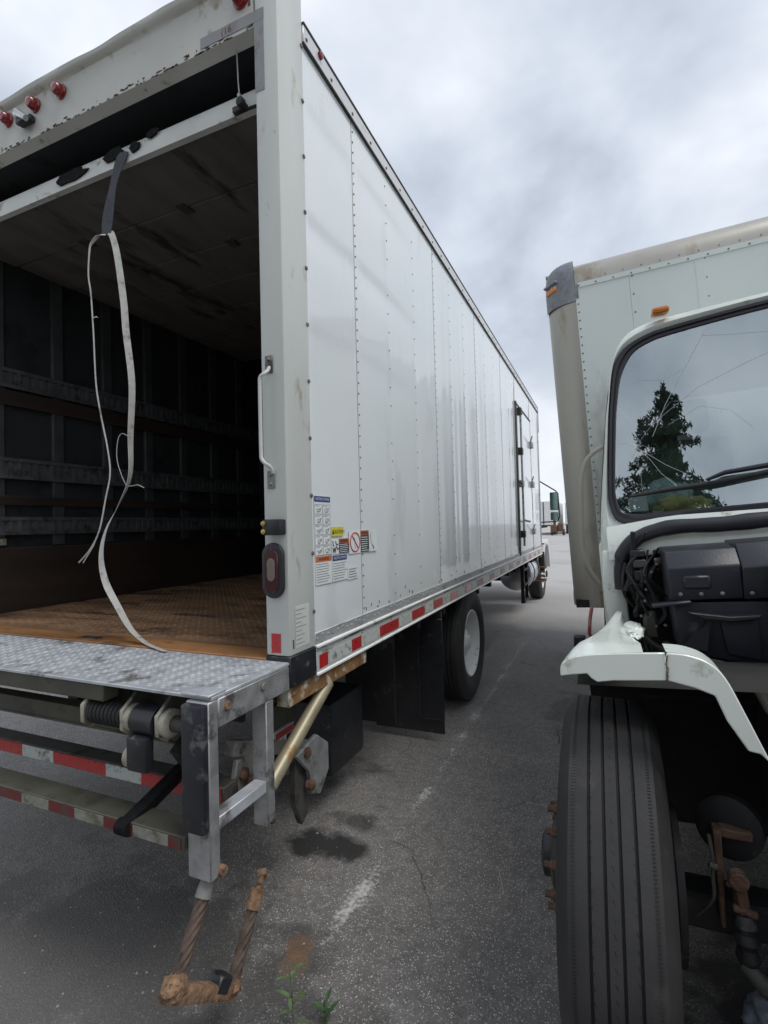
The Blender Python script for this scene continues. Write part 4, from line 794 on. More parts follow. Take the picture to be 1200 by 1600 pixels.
S = [(-2.135, 1.702, 3.035), (-2.111, 1.70, 3.016), (-2.078, 1.7, 2.91), (-2.04, 1.7, 2.687), (-2.026, 1.7, 2.533), (-1.993, 1.7, 2.287), (-2.006, 1.7, 2.05), (-2.013, 1.7, 1.857), (-2.091, 1.7, 1.726), (-2.178, 1.7, 1.608), (-2.211, 1.7, 1.487), (-2.183, 1.7, 1.366), (-2.099, 1.7, 1.248), (-2.018, 1.697, 1.155), (-1.915, 1.685, 1.103), (-1.80, 1.648, 1.093), (-1.72, 1.62, 1.092)]
ps = smooth_path(S, 6); K = len(ps); wd = []; dr = []
for i in range(K):
    f = i / K; tw = abs(math.cos(f * 14.5 + 0.25)); wd.append(0.030); a = f * 9.0 + 0.2
    dr.append((math.cos(a * 0.55) * 0.9 + 0.35, math.sin(a * 0.55) * 0.9, 0.15))
wst = ribbon(ps, wd, dr, 0.002).done('tie_strap', strap_w); tag(wst, 'long white webbing strap trailing down onto the lift gate platform', 'strap')
T_ = [(-2.15, 1.702, 3.032), (-2.198, 1.7, 3.038), (-2.245, 1.7, 3.018), (-2.266, 1.7, 2.986), (-2.277, 1.7, 2.862), (-2.261, 1.7, 2.763), (-2.246, 1.7, 2.572), (-2.232, 1.7, 2.319), (-2.2, 1.7, 2.161), (-2.159, 1.7, 2.003), (-2.143, 1.7, 1.88), (-2.176, 1.7, 1.76), (-2.222, 1.7, 1.609), (-2.29, 1.7, 1.518), (-2.369, 1.7, 1.456)]
pt = smooth_path(T_, 5); K = len(pt)
thin = ribbon(pt, [0.022 - 0.015 * min(1, i / 18) for i in range(K)], [(1, 0.4, 0.3)] * K, 0.002).done('strap_strand', strap_w, wst)
b = B(); b.tube(smooth_path([(-2.022, 1.7, 2.045), (-2.064, 1.7, 2.061), (-2.09, 1.7, 2.027), (-2.095, 1.7, 1.937), (-2.047, 1.7, 1.829), (-2.014, 1.7, 1.812), (-1.965, 1.7, 1.815), (-1.925, 1.7, 1.799)], 4), 0.0018, 5); b.done('loose_thread', strap_w, wst)
b = B(); b.tube([(-2.222, 1.7, 1.609), (-2.26, 1.7, 1.54), (-2.33, 1.695, 1.455)], 0.0022, 5); b.tube([(-2.25, 1.7, 2.64), (-2.225, 1.7, 2.645), (-2.215, 1.7, 2.638)], 0.0025, 5); b.done('loose_thread', strap_w, wst)

# ------------------------------------------------------------------ the second truck: box body and stripped cab, body leaning on its springs
P0 = Vector((-0.22, 3.6, 1.02)); T2 = Matrix.Translation(P0) @ Matrix.Rotation(R(-2.95), 4, 'Y') @ Matrix.Translation(-P0)
t2 = thing('cab_truck', (1.0, 4.5, 0), 'pale mint truck with its bonnet removed, cracked windscreen and bare front wheel', 'truck')
def T2p(p): return T2 @ Vector(p)
# box body
XA, XB, YA, YB, Z0, Z1, RR = -0.215, 2.23, 3.6, 7.9, 1.02, 3.35, 0.19
for (x0, x1) in ((-0.03, 0.30), (0.30, 0.70), (0.70, 1.10), (1.10, 1.50), (1.50, 1.90), (1.90, 2.04)):
    b = B(); b.box(x0 + 0.0006, x1 - 0.0006, YA, YA + 0.02, Z0 + 0.03, Z1 - RR - 0.005); fw_ = b.done('front_sheet', box_g, t2, T=T2, smooth=0)
    b = B()
    for k in range(18): b.dome((x0 + 0.018, YA, Z0 + 0.1 + k * 0.118), (0, -1, 0), 0.0058, 0.004)
    if x0 > 0: stuff(b.done('rivets', rivet_m, fw_, T=T2))
b = B(); b.box(0.664, 0.738, YA - 0.0015, YA + 0.001, 2.3, Z1 - RR - 0.02); b.done('sheet_patch', box_g, t2, T=T2, smooth=0)
for s in (0, 1):                                             # rounded vertical corners
    cx = XA + RR if s == 0 else XB - RR; n = 12; sg = -1 if s == 0 else 1
    prof = [(cx + sg * RR * math.sin(a), YA + RR - RR * math.cos(a)) for a in [math.pi / 2 * k / n for k in range(n + 1)]] + [(cx + sg * (RR - 0.01), YA + RR)] + [(cx + sg * (RR - 0.01) * math.sin(a), YA + RR - (RR - 0.01) * math.cos(a)) for a in [math.pi / 2 * k / n for k in reversed(range(n + 1))]]
    b = B(); b.prism([(x, y - 0.002, Z0) for x, y in prof], (0, 0, Z1 - RR - 0.10 - Z0)); cp = b.done('corner_moulding', corner_b, t2, T=T2, smooth=25)
    b = B(); b.box(min(cx, cx - sg * 0.024), max(cx, cx - sg * 0.024), YA - 0.005, YA - 0.0005, Z0 + 0.01, Z1 - RR - 0.03); fs = b.done('rivet_flange', box_g, cp, T=T2, smooth=0)
    b = B()
    for k in range(37): b.dome((cx - sg * 0.013, YA - 0.005, Z0 + 0.06 + k * 0.0555), (0, -1, 0), 0.0058, 0.005)
    stuff(b.done('flange_rivets', rivet_m, cp, T=T2))
    b = B(); b.box(min(cx - sg * 0.02, cx + sg * 0.02), max(cx - sg * 0.02, cx + sg * 0.02), YA - 0.012, YA - 0.004, Z0 + 0.005, Z0 + 0.11)
    for z in (0.03, 0.055, 0.08): b.dome((cx, YA - 0.012, Z0 + z), (0, -1, 0), 0.007, 0.005, 8)
    b.done('foot_bracket', zinc, cp, T=T2)
n = 12; prof = [(YA + RR - RR * math.sin(a), Z1 - RR + RR * math.cos(a)) for a in [math.pi / 2 * k / n for k in range(n + 1)]]
prof += [(YA + 0.01, Z1 - RR), (YA + 0.012, Z1 - RR + 0.02)] + [(YA + RR - (RR - 0.01) * math.sin(a), Z1 - RR + (RR - 0.01) * math.cos(a)) for a in [math.pi / 2 * k / n for k in reversed(range(n))]]
b = B(); b.prism([(XA + RR + 0.002, y - 0.002, z) for y, z in prof], (XB - XA - 2 * RR - 0.004, 0, 0)); tm = b.done('top_moulding', corner_b, t2, T=T2, smooth=25)
b = B(); b.box(-0.02, 2.04, YA - 0.006, YA - 0.0005, Z1 - RR - 0.028, Z1 - RR + 0.004); b.done('rivet_flange', box_g, tm, T=T2, smooth=0)
b = B()
for k in range(22): b.dome((0.0 + k * 0.105, YA - 0.006, Z1 - RR - 0.016), (0, -1, 0), 0.0058, 0.005); b.dome((0.06 + k * 0.105, YA - 0.004, Z1 - RR + 0.022), (0, -1, 0), 0.004, 0.004)
stuff(b.done('flange_rivets', rivet_m, tm, T=T2))
for s in (0, 1):                                             # cast corner with marker lamp
    sg = -1 if s == 0 else 1; cx = XA + RR if s == 0 else XB - RR; c = Vector((cx, YA + RR, Z1 - RR)); b = B(); ro = RR + 0.008
    def oct_(u, v):
        a = math.pi / 2 * u; q = v * 1.0
        if q < 0.34: z_ = -0.115 + 0.115 * q / 0.34; e_ = 0
        else: z_ = 0; e_ = math.pi / 2 * (q - 0.34) / 0.66
        rr_ = ro * max(0, math.cos(e_)) ** 0.38; return c + Vector((sg * rr_ * math.sin(a) ** 0.9, -rr_ * math.cos(a) ** 0.9, z_ + (RR + 0.004) * math.sin(e_) ** 0.62))
    b.grid(oct_, 16, 24); b.box(min(cx, cx - sg * 0.02), max(cx, cx - sg * 0.02), YA - 0.007, YA + 0.02, Z1 - RR - 0.1, Z1 - RR + 0.002)
    cc = b.done('corner_casting', cast_g, t2, T=T2, smooth=45)
    b = B(); dirv = Vector((sg * math.sin(R(48)), -math.cos(R(48)), 0)); o_ = c + dirv * (ro - 0.002); side = Vector((dirv.y, -dirv.x, 0)) * sg
    b.beam(o_ - side * 0.062 + Vector((0, 0, 0.055)), o_ + side * 0.062 + Vector((0, 0, 0.055)), 0.05, 0.016); b.done('lamp_hood', cast_g, cc, bev=0.004, T=T2)
    b = B(); b.beam(o_ - side * 0.05 + Vector((0, 0, 0.012)), o_ + side * 0.05 + Vector((0, 0, 0.012)), 0.036, 0.034); b.done('marker_lamp', amber, cc, bev=0.008, seg=2, T=T2)
b = B(); b.box(XA, XA + 0.02, YA + RR, YB, Z0 + 0.09, Z1 - 0.03); b.box(XB - 0.02, XB, YA + RR, YB, Z0 + 0.09, Z1 - 0.03); b.done('side_sheet', white, t2, T=T2, smooth=0)
b = B(); b.box(XA, XB, YA + RR, YB, Z1 - 0.012, Z1); b.done('roof', corner_b, t2, T=T2, smooth=0)
b = B(); b.box(XA + 0.02, XB - 0.02, YA + 0.02, YB, Z0, Z0 + 0.05); b.box(XA + 0.02, XB - 0.02, YB - 0.03, YB, Z0, Z1 - 0.02); b.done('body_floor', dark, t2, T=T2, smooth=0)
b = B(); b.box(XA - 0.004, XA + 0.03, YA + RR, YB, Z0, Z0 + 0.088); b.box(XB - 0.03, XB + 0.004, YA + RR, YB, Z0, Z0 + 0.088); b.done('bottom_rail', alu, t2, T=T2, bev=0.003)
b = B(); b.tube([T2p((-0.10, 3.55, 1.03)), T2p((-0.115, 3.5, 0.96)), T2p((-0.125, 3.5, 0.88)), T2p((-0.11, 3.55, 0.80)), T2p((0.0, 3.6, 0.74))], 0.011, 8); b.done('air_hose', red_f, t2)
b = B(); b.box(-0.20, -0.135, 3.28, 3.36, 0.80, 0.90); b.done('rubber_stop', rubber, t2, bev=0.006)
# cab shell: front frame round the windscreen, swept back to the rear wall
def yws(x, z): return 2.40 + 0.194 * (z - 1.6) - 0.12 * (1 - (x - 1) ** 2)
OUT = [(1.0, 2.452), (0.697, 2.448), (0.376, 2.445), (0.25, 2.436), (0.18, 2.405), (0.136, 2.345), (0.105, 2.24), (0.09, 2.145), (0.072, 2.05), (0.05, 1.883), (0.029, 1.733), (0.012, 1.6), (0.004, 1.513), (0.004, 1.47), (0.015, 1.435), (0.06, 1.43), (0.2, 1.43), (0.6, 1.43), (1.0, 1.43)]
SO = [(1.0, 2.412), (0.693, 2.409), (0.357, 2.395), (0.264, 2.384), (0.18, 2.351), (0.133, 2.297), (0.112, 2.234), (0.09, 2.10), (0.08, 2.016), (0.062, 1.843), (0.051, 1.70), (0.051, 1.655), (0.06, 1.605), (0.083, 1.573), (0.139, 1.554), (0.2, 1.553), (0.4, 1.56), (0.7, 1.572), (1.0, 1.58)]
SI = [(1.0, 2.375), (0.688, 2.371), (0.357, 2.353), (0.264, 2.338), (0.205, 2.308), (0.165, 2.25), (0.140, 2.183), (0.120, 2.08), (0.110, 2.009), (0.092, 1.839), (0.081, 1.72), (0.081, 1.685), (0.088, 1.64), (0.106, 1.612), (0.16, 1.602), (0.22, 1.602), (0.4, 1.606), (0.7, 1.612), (1.0, 1.616)]
mir = lambda L_: L_ + [(2.0 - x, z) for x, z in reversed(L_)][1:-1]
def fr3(L_, off): return [Vector((x, yws(x, z) + off, z)) for x, z in L_]
def loft(rings, closed=True):
    b = B(); vs_ = [[b.bm.verts.new(p) for p in r] for r in rings]; n_ = len(rings[0])
    for A_, C_ in zip(vs_, vs_[1:]):
        for j in range(n_ if closed else n_ - 1): b.bm.faces.new((A_[j], A_[(j + 1) % n_], C_[(j + 1) % n_], C_[j]))
    return b
def dens(L_, k=4):
    P_ = smooth_path([Vector((x, 0, z)) for x, z in L_], k); return [(p.x, p.z) for p in P_]
OUTd, SOd, SId = mir(dens(OUT)), mir(dens(SO)), mir(dens(SI))
def scl(L_, k, y, dz=0): return [Vector((1 + (x - 1) * k, y, z + dz)) for x, z in L_]
def lerp2(A_, C_, f): return [(a[0] + (c[0] - a[0]) * f, a[1] + (c[1] - a[1]) * f) for a, c in zip(A_, C_)]
b = loft([fr3(SOd, 0.004), fr3(lerp2(SOd, OUTd, 0.35), -0.012), fr3(lerp2(SOd, OUTd, 0.75), -0.006), fr3(OUTd, 0.02), scl(OUTd, 1.0, 2.62, 0.012), scl(OUTd, 1.004, 3.0, 0.03), scl(OUTd, 1.004, 3.42, 0.03), scl(OUTd, 0.96, 3.5, -0.02)])
cab = b.done('cab_shell', cab_w, t2, T=T2, smooth=40); cab['label'] = 'pale mint painted cab shell'
b = loft([fr3(SOd, 0.004), fr3(lerp2(SOd, SId, 0.15), -0.016), fr3(lerp2(SOd, SId, 0.45), -0.014), fr3(lerp2(SOd, SId, 0.5), -0.005), fr3(lerp2(SOd, SId, 0.85), -0.006), fr3(SId, 0.004)]); b.done('windscreen_seal', seal_m, t2, T=T2, smooth=50)
b = B(); rows = 10; L1 = dens(SI); nA = len(L1)
def ws(u, v):                                                # glass patch spanning the seal opening
    z = 1.606 + (2.374 - 1.606) * v
    xl = min([p[0] for p in L1 if abs(p[1] - z) < 0.035] or [0.1]) - 0.012; x = xl + (2 - 2 * xl) * u; return Vector((x, yws(x, z) + 0.002, z))
b.grid(ws, 24, 24); wsg = b.done('windscreen', glass, t2, T=T2, smooth=60); wsg['label'] = 'cracked reflective windscreen'
b = B()                                                      # fractures
def crk(pts, r): b.tube([Vector((x, yws(x, z) - 0.001, z)) for x, z in pts], r, 4)
hub = (0.175, 1.885)
for k in range(15):
    a = k * 0.419 + rnd.uniform(-.3, .3); ln_ = rnd.choice((0.03, 0.06, 0.10, 0.2, 0.26)); pts = [hub]
    for j in range(1, 4): pts.append((hub[0] + math.cos(a) * ln_ * j / 3 * 0.7 + rnd.uniform(-.006, .006), hub[1] + math.sin(a) * ln_ * j / 3 + rnd.uniform(-.008, .008)))
    if min(p[0] for p in pts) > 0.10: crk(pts, rnd.choice((0.0003, 0.0004, 0.0006)))
for rr_ in (0.03, 0.05): crk([(hub[0] + rr_ * 0.7 * math.cos(a), hub[1] + rr_ * rnd.uniform(.9, 1.4) * math.sin(a)) for a in [0.4 + rr_ * 9 + q * 0.5 for q in range(4)]], 0.0004)
crk([(0.24, 1.92), (0.30, 2.05), (0.37, 2.17), (0.45, 2.30), (0.47, 2.34)], 0.0006); crk([(0.46, 2.32), (0.55, 2.30), (0.72, 2.27), (0.9, 2.29)], 0.0005); crk([(0.28, 2.0), (0.42, 2.10), (0.6, 2.17), (0.85, 2.25)], 0.0005)
crk([(0.22, 2.18), (0.30, 2.16), (0.38, 2.19), (0.46, 2.32)], 0.0004); crk([(0.3, 1.96), (0.42, 2.02), (0.52, 1.98), (0.58, 1.90)], 0.0004)
stuff(b.done('glass_cracks', crack_m, wsg, T=T2))
b = B(); b.tube([T2p((0.30, 2.44, 2.452)), T2p((0.346, 2.437, 2.453))], 0.001); b = B(); b.box(0.285, 0.352, 2.425, 2.50, 2.442, 2.468); b.done('roof_marker', amber, cab, bev=0.01, seg=2, T=T2)
# door, side window and pillar lines on the left flank
def flank(y, z): 
    for (x0, z0), (x1, z1) in zip(OUT[3:15], OUT[4:15]):
        if z1 <= z <= z0: return 1 + (x0 + (x1 - x0) * (z0 - z) / (z0 - z1 + 1e-9) - 1) * (1.0 + 0.004 * min(1, max(0, (y - 2.62) / 0.4)))
    return -0.015
def flank_patch(y0, y1, z0, z1, off, nu=4, nv=8):
    b = B(); b.grid(lambda u, v: Vector((flank(y0 + (y1 - y0) * u, z0 + (z1 - z0) * v) - off, y0 + (y1 - y0) * u, z0 + (z1 - z0) * v)), nu, nv); return b
flank_patch(2.80, 3.30, 1.72, 2.26, 0.004).done('side_window', side_glass, cab, T=T2)
b = B()
for (a, c) in (((2.72, 1.46), (2.72, 2.3)), ((3.38, 1.46), (3.38, 2.3)), ((2.72, 2.3), (3.38, 2.3))):
    pts = [Vector((flank(a[0] + (c[0] - a[0]) * k / 8, a[1] + (c[1] - a[1]) * k / 8) - 0.001, a[0] + (c[0] - a[0]) * k / 8, a[1] + (c[1] - a[1]) * k / 8)) for k in range(9)]; b.tube(pts, 0.005, 5)
b.done('door_gap', seal_m, cab, T=T2)
b = B(); b.tube(smooth_path([(0.045, 2.62, 1.93), (-0.02, 2.6, 1.885), (-0.055, 2.6, 1.80), (-0.070, 2.6, 1.66), (-0.078, 2.6, 1.46), (-0.066, 2.6, 1.37), (-0.02, 2.61, 1.285)], 4), 0.011, 8); b.done('grab_bar', corner_b, t2, T=T2)
# lower cab: cowl, hinge pillars, firewall
for s in (0, 1):
    q = (lambda x: x) if s == 0 else (lambda x: 2 - x)
    b = B(); pr = [(0.004, 1.46), (-0.006, 1.32), (0.0, 1.20), (0.015, 1.12), (0.088, 1.13), (0.080, 1.30), (0.095, 1.42), (0.14, 1.455)]
    b.prism([(q(x), 2.285, z) for x, z in pr], (0, 0.45, 0)); b.done('hinge_pillar', cab_w, cab, bev=0.014, seg=2, T=T2)
    b = B(); b.box(min(q(-0.012), q(0.05)), max(q(-0.012), q(0.05)), 2.74, 3.45, 0.78, 1.47); b.done('door_skin', cab_w, cab, bev=0.012, T=T2)
b = B(); b.grid(lambda u, v: Vector((0.03 + 1.94 * u, (2.335 - 0.12 * (1 - (0.03 + 1.94 * u - 1) ** 2)) - 0.05 * math.sin(v * math.pi / 2), 1.585 - 0.135 * v - 0.03 * max(0, 0.12 - u) / 0.12)), 30, 6); b.done('cowl', cab_w, cab, T=T2, smooth=60)
b = B(); b.box(0.10, 1.90, 2.34, 2.40, 0.85, 1.50); b.done('firewall', dark, cab, T=T2)
tr_path = smooth_path([(0.063, 2.27, 1.305), (0.066, 2.268, 1.38), (0.080, 2.262, 1.44), (0.115, 2.25, 1.488), (0.174, 2.235, 1.522), (0.265, 2.215, 1.541), (0.414, 2.19, 1.540), (0.576, 2.17, 1.548), (1.0, 2.15, 1.56)], 5)
tr_path += [Vector((2 - p.x, p.y, p.z)) for p in reversed(tr_path[:-1])]
b = B(); K = len(tr_path); b.tube(tr_path, [0.024 + 0.0035 * noise.noise(Vector((i * 0.35, 0, 2))) + (0.004 if 8 < i < K - 9 else 0) for i in range(K)], 12); b.done('bonnet_seal', seal_m, t2, T=T2, smooth=60)
# wiper
b = B(); wpth = [(0.133, 1.676), (0.283, 1.690), (0.433, 1.697), (0.60, 1.72), (0.72, 1.735)]
b.tube([Vector((x, yws(x, z) - 0.022, z)) for x, z in wpth], [0.006, 0.010, 0.012, 0.011, 0.008], 8); wi = b.done('wiper_blade', rubber, t2, T=T2)
b = B(); b.tube([Vector((0.40, yws(.4, 1.7) - 0.04, 1.712)), Vector((0.46, yws(.46, 1.73) - 0.045, 1.733)), Vector((0.62, yws(.62, 1.7) - 0.05, 1.745)), Vector((0.85, yws(.85, 1.62) - 0.05, 1.64)), Vector((0.93, yws(.93, 1.57) - 0.03, 1.565))], [0.006, 0.009, 0.011, 0.012, 0.014], 8); b.done('wiper_arm', black_p, wi, T=T2)
# cab interior
b = B(); b.box(0.10, 1.90, 2.50, 3.40, 0.98, 1.02); b.box(0.10, 1.90, 3.38, 3.40, 1.02, 1.72); b.box(0.14, 1.86, 3.38, 3.40, 2.25, 2.44); b.box(0.12, 0.45, 3.38, 3.40, 1.72, 2.25); b.box(1.55, 1.88, 3.38, 3.40, 1.72, 2.25); b.box(0.2, 1.8, 2.62, 3.40, 2.43, 2.44); b.done('cab_lining', cabin, cab, T=T2)
b = B(); b.prism([(0.09, 2.36, 1.50), (0.09, 2.44, 1.585), (0.09, 2.66, 1.575), (0.09, 2.74, 1.50), (0.09, 2.72, 1.25), (0.09, 2.45, 1.2)], (1.82, 0, 0)); b.done('dashboard', dash_m, cab, bev=0.015, seg=2, T=T2)
for x in (0.46, 1.50):
    b = B(); b.box(x - 0.24, x + 0.24, 2.86, 3.30, 1.18, 1.34); b.done('seat_cushion', seat_m, cab, bev=0.04, seg=2, T=T2)
    b = B(); b.prism([(x - 0.23, 3.20, 1.30), (x - 0.23, 3.30, 1.30), (x - 0.23, 3.36, 2.0), (x - 0.23, 3.26, 2.0)], (0.46, 0, 0)); b.done('seat_back', seat_m, cab, bev=0.035, seg=2, T=T2)
    b = B(); b.box(x - 0.14, x + 0.14, 3.25, 3.34, 2.03, 2.22); b.done('head_rest', seat_m, cab, bev=0.035, seg=2, T=T2)
b = B(); b.tube([Vector((1.5 + 0.22 * math.cos(a), 2.86 + 0.08 * math.sin(a), 1.66 + 0.2 * math.sin(a))) for a in [2 * math.pi * k / 28 for k in range(28)]], 0.014, 8, closed=True); b.tube([(1.5, 2.75, 1.5), (1.5, 2.86, 1.66)], 0.02, 8); b.tube([(1.29, 2.86, 1.66), (1.71, 2.86, 1.66)], 0.014, 8); b.done('steering_wheel', black_p, cab, T=T2)
# engine bay: heater housing, fuse boxes, wiring, coolant tank
b = B(); b.prism([(0.208, 1.985, 1.295), (0.208, 1.978, 1.405), (0.208, 2.03, 1.458), (0.208, 2.14, 1.468), (0.208, 2.30, 1.468), (0.208, 2.30, 1.295)], (0.21, 0, 0.006)); b.prism([(0.419, 1.99, 1.296), (0.419, 1.97, 1.40), (0.419, 2.035, 1.475), (0.419, 2.30, 1.485), (0.419, 2.30, 1.296)], (0.22, 0, 0.01)); hb = b.done('heater_housing', plastic, t2, bev=0.006, seg=2, T=T2)
b = B(); b.prism([(0.216, 2.005, 1.288), (0.222, 2.005, 1.13), (0.33, 2.005, 1.10), (0.46, 2.005, 1.075), (0.62, 2.005, 1.07), (0.655, 2.005, 1.288)], (0, 0.28, 0)); b.prism([(0.345, 1.988, 1.24), (0.36, 1.986, 1.12), (0.45, 1.986, 1.10), (0.455, 1.988, 1.24)], (0, 0.03, 0)); b.done('lower_cover', plastic, hb, bev=0.006, seg=2, T=T2)
for x in (0.24, 0.30, 0.36, 0.44, 0.50):
    b = B(); b.lathe([(0.007, 0), (0.007, 0.005), (0.003, 0.007), (0, 0.007)], (x, 1.985 if x < 0.42 else 1.978, 1.318), (0, -1, 0), 6); b.done('cover_screw', arm_g, hb, T=T2)
b = B(); b.box(0.25, 0.33, 1.972, 1.985, 1.335, 1.38); b.done('moulded_boss', plastic, hb, bev=0.006, T=T2)
b = B(); b.prism([(0.150, 1.955, 1.287), (0.265, 1.955, 1.300), (0.268, 1.955, 1.289), (0.152, 1.955, 1.276)], (0, 0.05, 0)); b.prism([(0.25, 1.955, 1.262), (0.37, 1.95, 1.247), (0.455, 1.95, 1.252), (0.45, 1.95, 1.240), (0.37, 1.95, 1.231), (0.30, 1.95, 1.238)], (0, 0.05, 0)); b.done('housing_ledge', plastic, hb, bev=0.003, T=T2)
b = B(); b.prism([(0.235, 1.982, 1.145), (0.262, 1.982, 1.185), (0.295, 1.982, 1.205), (0.322, 1.982, 1.245), (0.312, 1.982, 1.19), (0.305, 1.982, 1.15), (0.30, 1.982, 1.128)], (0, 0.006, 0)); b.done('torn_hole', ink, hb, T=T2, smooth=0)
for (x0, x1, z0, z1, m_) in ((0.108, 0.158, 1.435, 1.462, plastic), (0.110, 0.158, 1.395, 1.425, darkgrey), (0.110, 0.156, 1.345, 1.385, plastic), (0.112, 0.135, 1.24, 1.335, dark), (0.165, 0.19, 1.26, 1.29, rusty)):
    b = B(); b.box(x0, x1, 2.18, 2.26, z0, z1); b.done('fuse_box', m_, t2, bev=0.004, T=T2)
b = B()
for k in range(16):
    x0 = 0.10 + 0.09 * rnd.random(); z0 = 1.16 + 0.28 * rnd.random(); b.tube(smooth_path([(x0 + rnd.uniform(-.04, .04), 2.20 + rnd.uniform(-.05, .05), z0 + 0.1 - 0.07 * j + rnd.uniform(-.02, .02)) for j in range(4)], 4), rnd.choice((0.004, 0.006, 0.009)), 6)
stuff(b.done('wiring', dark, t2, T=T2))
b = B()
for k in range(14): b.lathe([(0.005, 0), (0.005, 0.008), (0, 0.009)], (0.12 + 0.08 * rnd.random(), 2.14 + 0.03 * rnd.random(), 1.17 + 0.26 * rnd.random()), (0, -1, 0), 8)
stuff(b.done('connectors', arm_g, t2, T=T2))
for k in range(26):                                          # relays, clamps and brackets on the firewall
    x0 = 0.10 + 0.10 * rnd.random(); z0 = 1.13 + 0.32 * rnd.random(); w_ = rnd.uniform(0.008, 0.026); h_ = rnd.uniform(0.008, 0.03); y0 = rnd.uniform(2.16, 2.28); b = B()
    if k % 3: b.box(x0, x0 + w_, y0, y0 + 0.04, z0, z0 + h_)
    else: b.lathe([(w_ * 0.6, 0), (w_ * 0.6, 0.02), (w_ * 0.4, 0.026), (0, 0.027)], (x0, y0, z0), (0.2, -1, 0.1), 10)
    b.done(rnd.choice(('relay', 'clamp', 'bracket')), rnd.choice((plastic, dark, darkgrey, arm_g, olive, rusty)), t2, bev=0.002, T=T2)
for (pth, rr_, m_) in (([(0.19, 2.1, 1.12), (0.24, 2.0, 1.10), (0.33, 1.95, 1.09), (0.45, 1.95, 1.05)], 0.018, rubber), ([(0.10, 2.2, 1.18), (0.14, 2.12, 1.13), (0.20, 2.05, 1.10), (0.30, 2.0, 1.06)], 0.011, dark), ([(0.50, 1.95, 1.46), (0.545, 1.93, 1.36), (0.53, 1.94, 1.24), (0.56, 1.96, 1.12)], 0.016, rubber), ([(0.56, 1.94, 1.44), (0.52, 1.92, 1.33), (0.56, 1.92, 1.25)], 0.008, arm_g)):
    b = B(); b.tube(smooth_path(pth, 5), rr_, 8); b.done('hose', m_, t2, T=T2)
for (x, z) in ((0.50, 1.33), (0.53, 1.27), (0.515, 1.40)):
    b = B(); b.lathe([(0.02, 0), (0.02, 0.012), (0.012, 0.02), (0, 0.02)], (x, 1.93, z), (0, -1, 0), 10); b.done('clamp', arm_g, t2, T=T2)
b = B(); b.prism([(0.125, 2.15, 1.13), (0.13, 2.15, 1.21), (0.155, 2.15, 1.235), (0.175, 2.15, 1.21), (0.18, 2.15, 1.13)], (0, 0.08, 0)); b.done('hose_elbow', olive, t2, bev=0.01, T=T2)
b = B(); b.prism([(0.40, 1.86, 1.05), (0.49, 1.86, 1.06), (0.53, 1.86, 0.93), (0.45, 1.86, 0.925)], (0, 0.16, 0)); b.done('coolant_tank', pale_p, t2, bev=0.015, seg=2, T=T2)
b = B(); b.box(0.47, 0.75, 1.80, 1.86, 0.885, 0.925); b.done('tank_shelf', cab_w, t2, bev=0.004, T=T2)
b = B(); b.box(0.62, 1.40, 1.55, 2.33, 0.72, 1.38); b.box(0.70, 1.3, 0.95, 1.55, 0.75, 1.2); b.done('engine', dark, t2, bev=0.05, seg=2, T=T2)
b = B(); b.tube([(0.50, 1.90, 1.40), (0.52, 1.88, 1.30), (0.50, 1.9, 1.2), (0.53, 1.92, 1.1)], 0.014, 8); b.done('heater_hose', rubber, t2, T=T2)
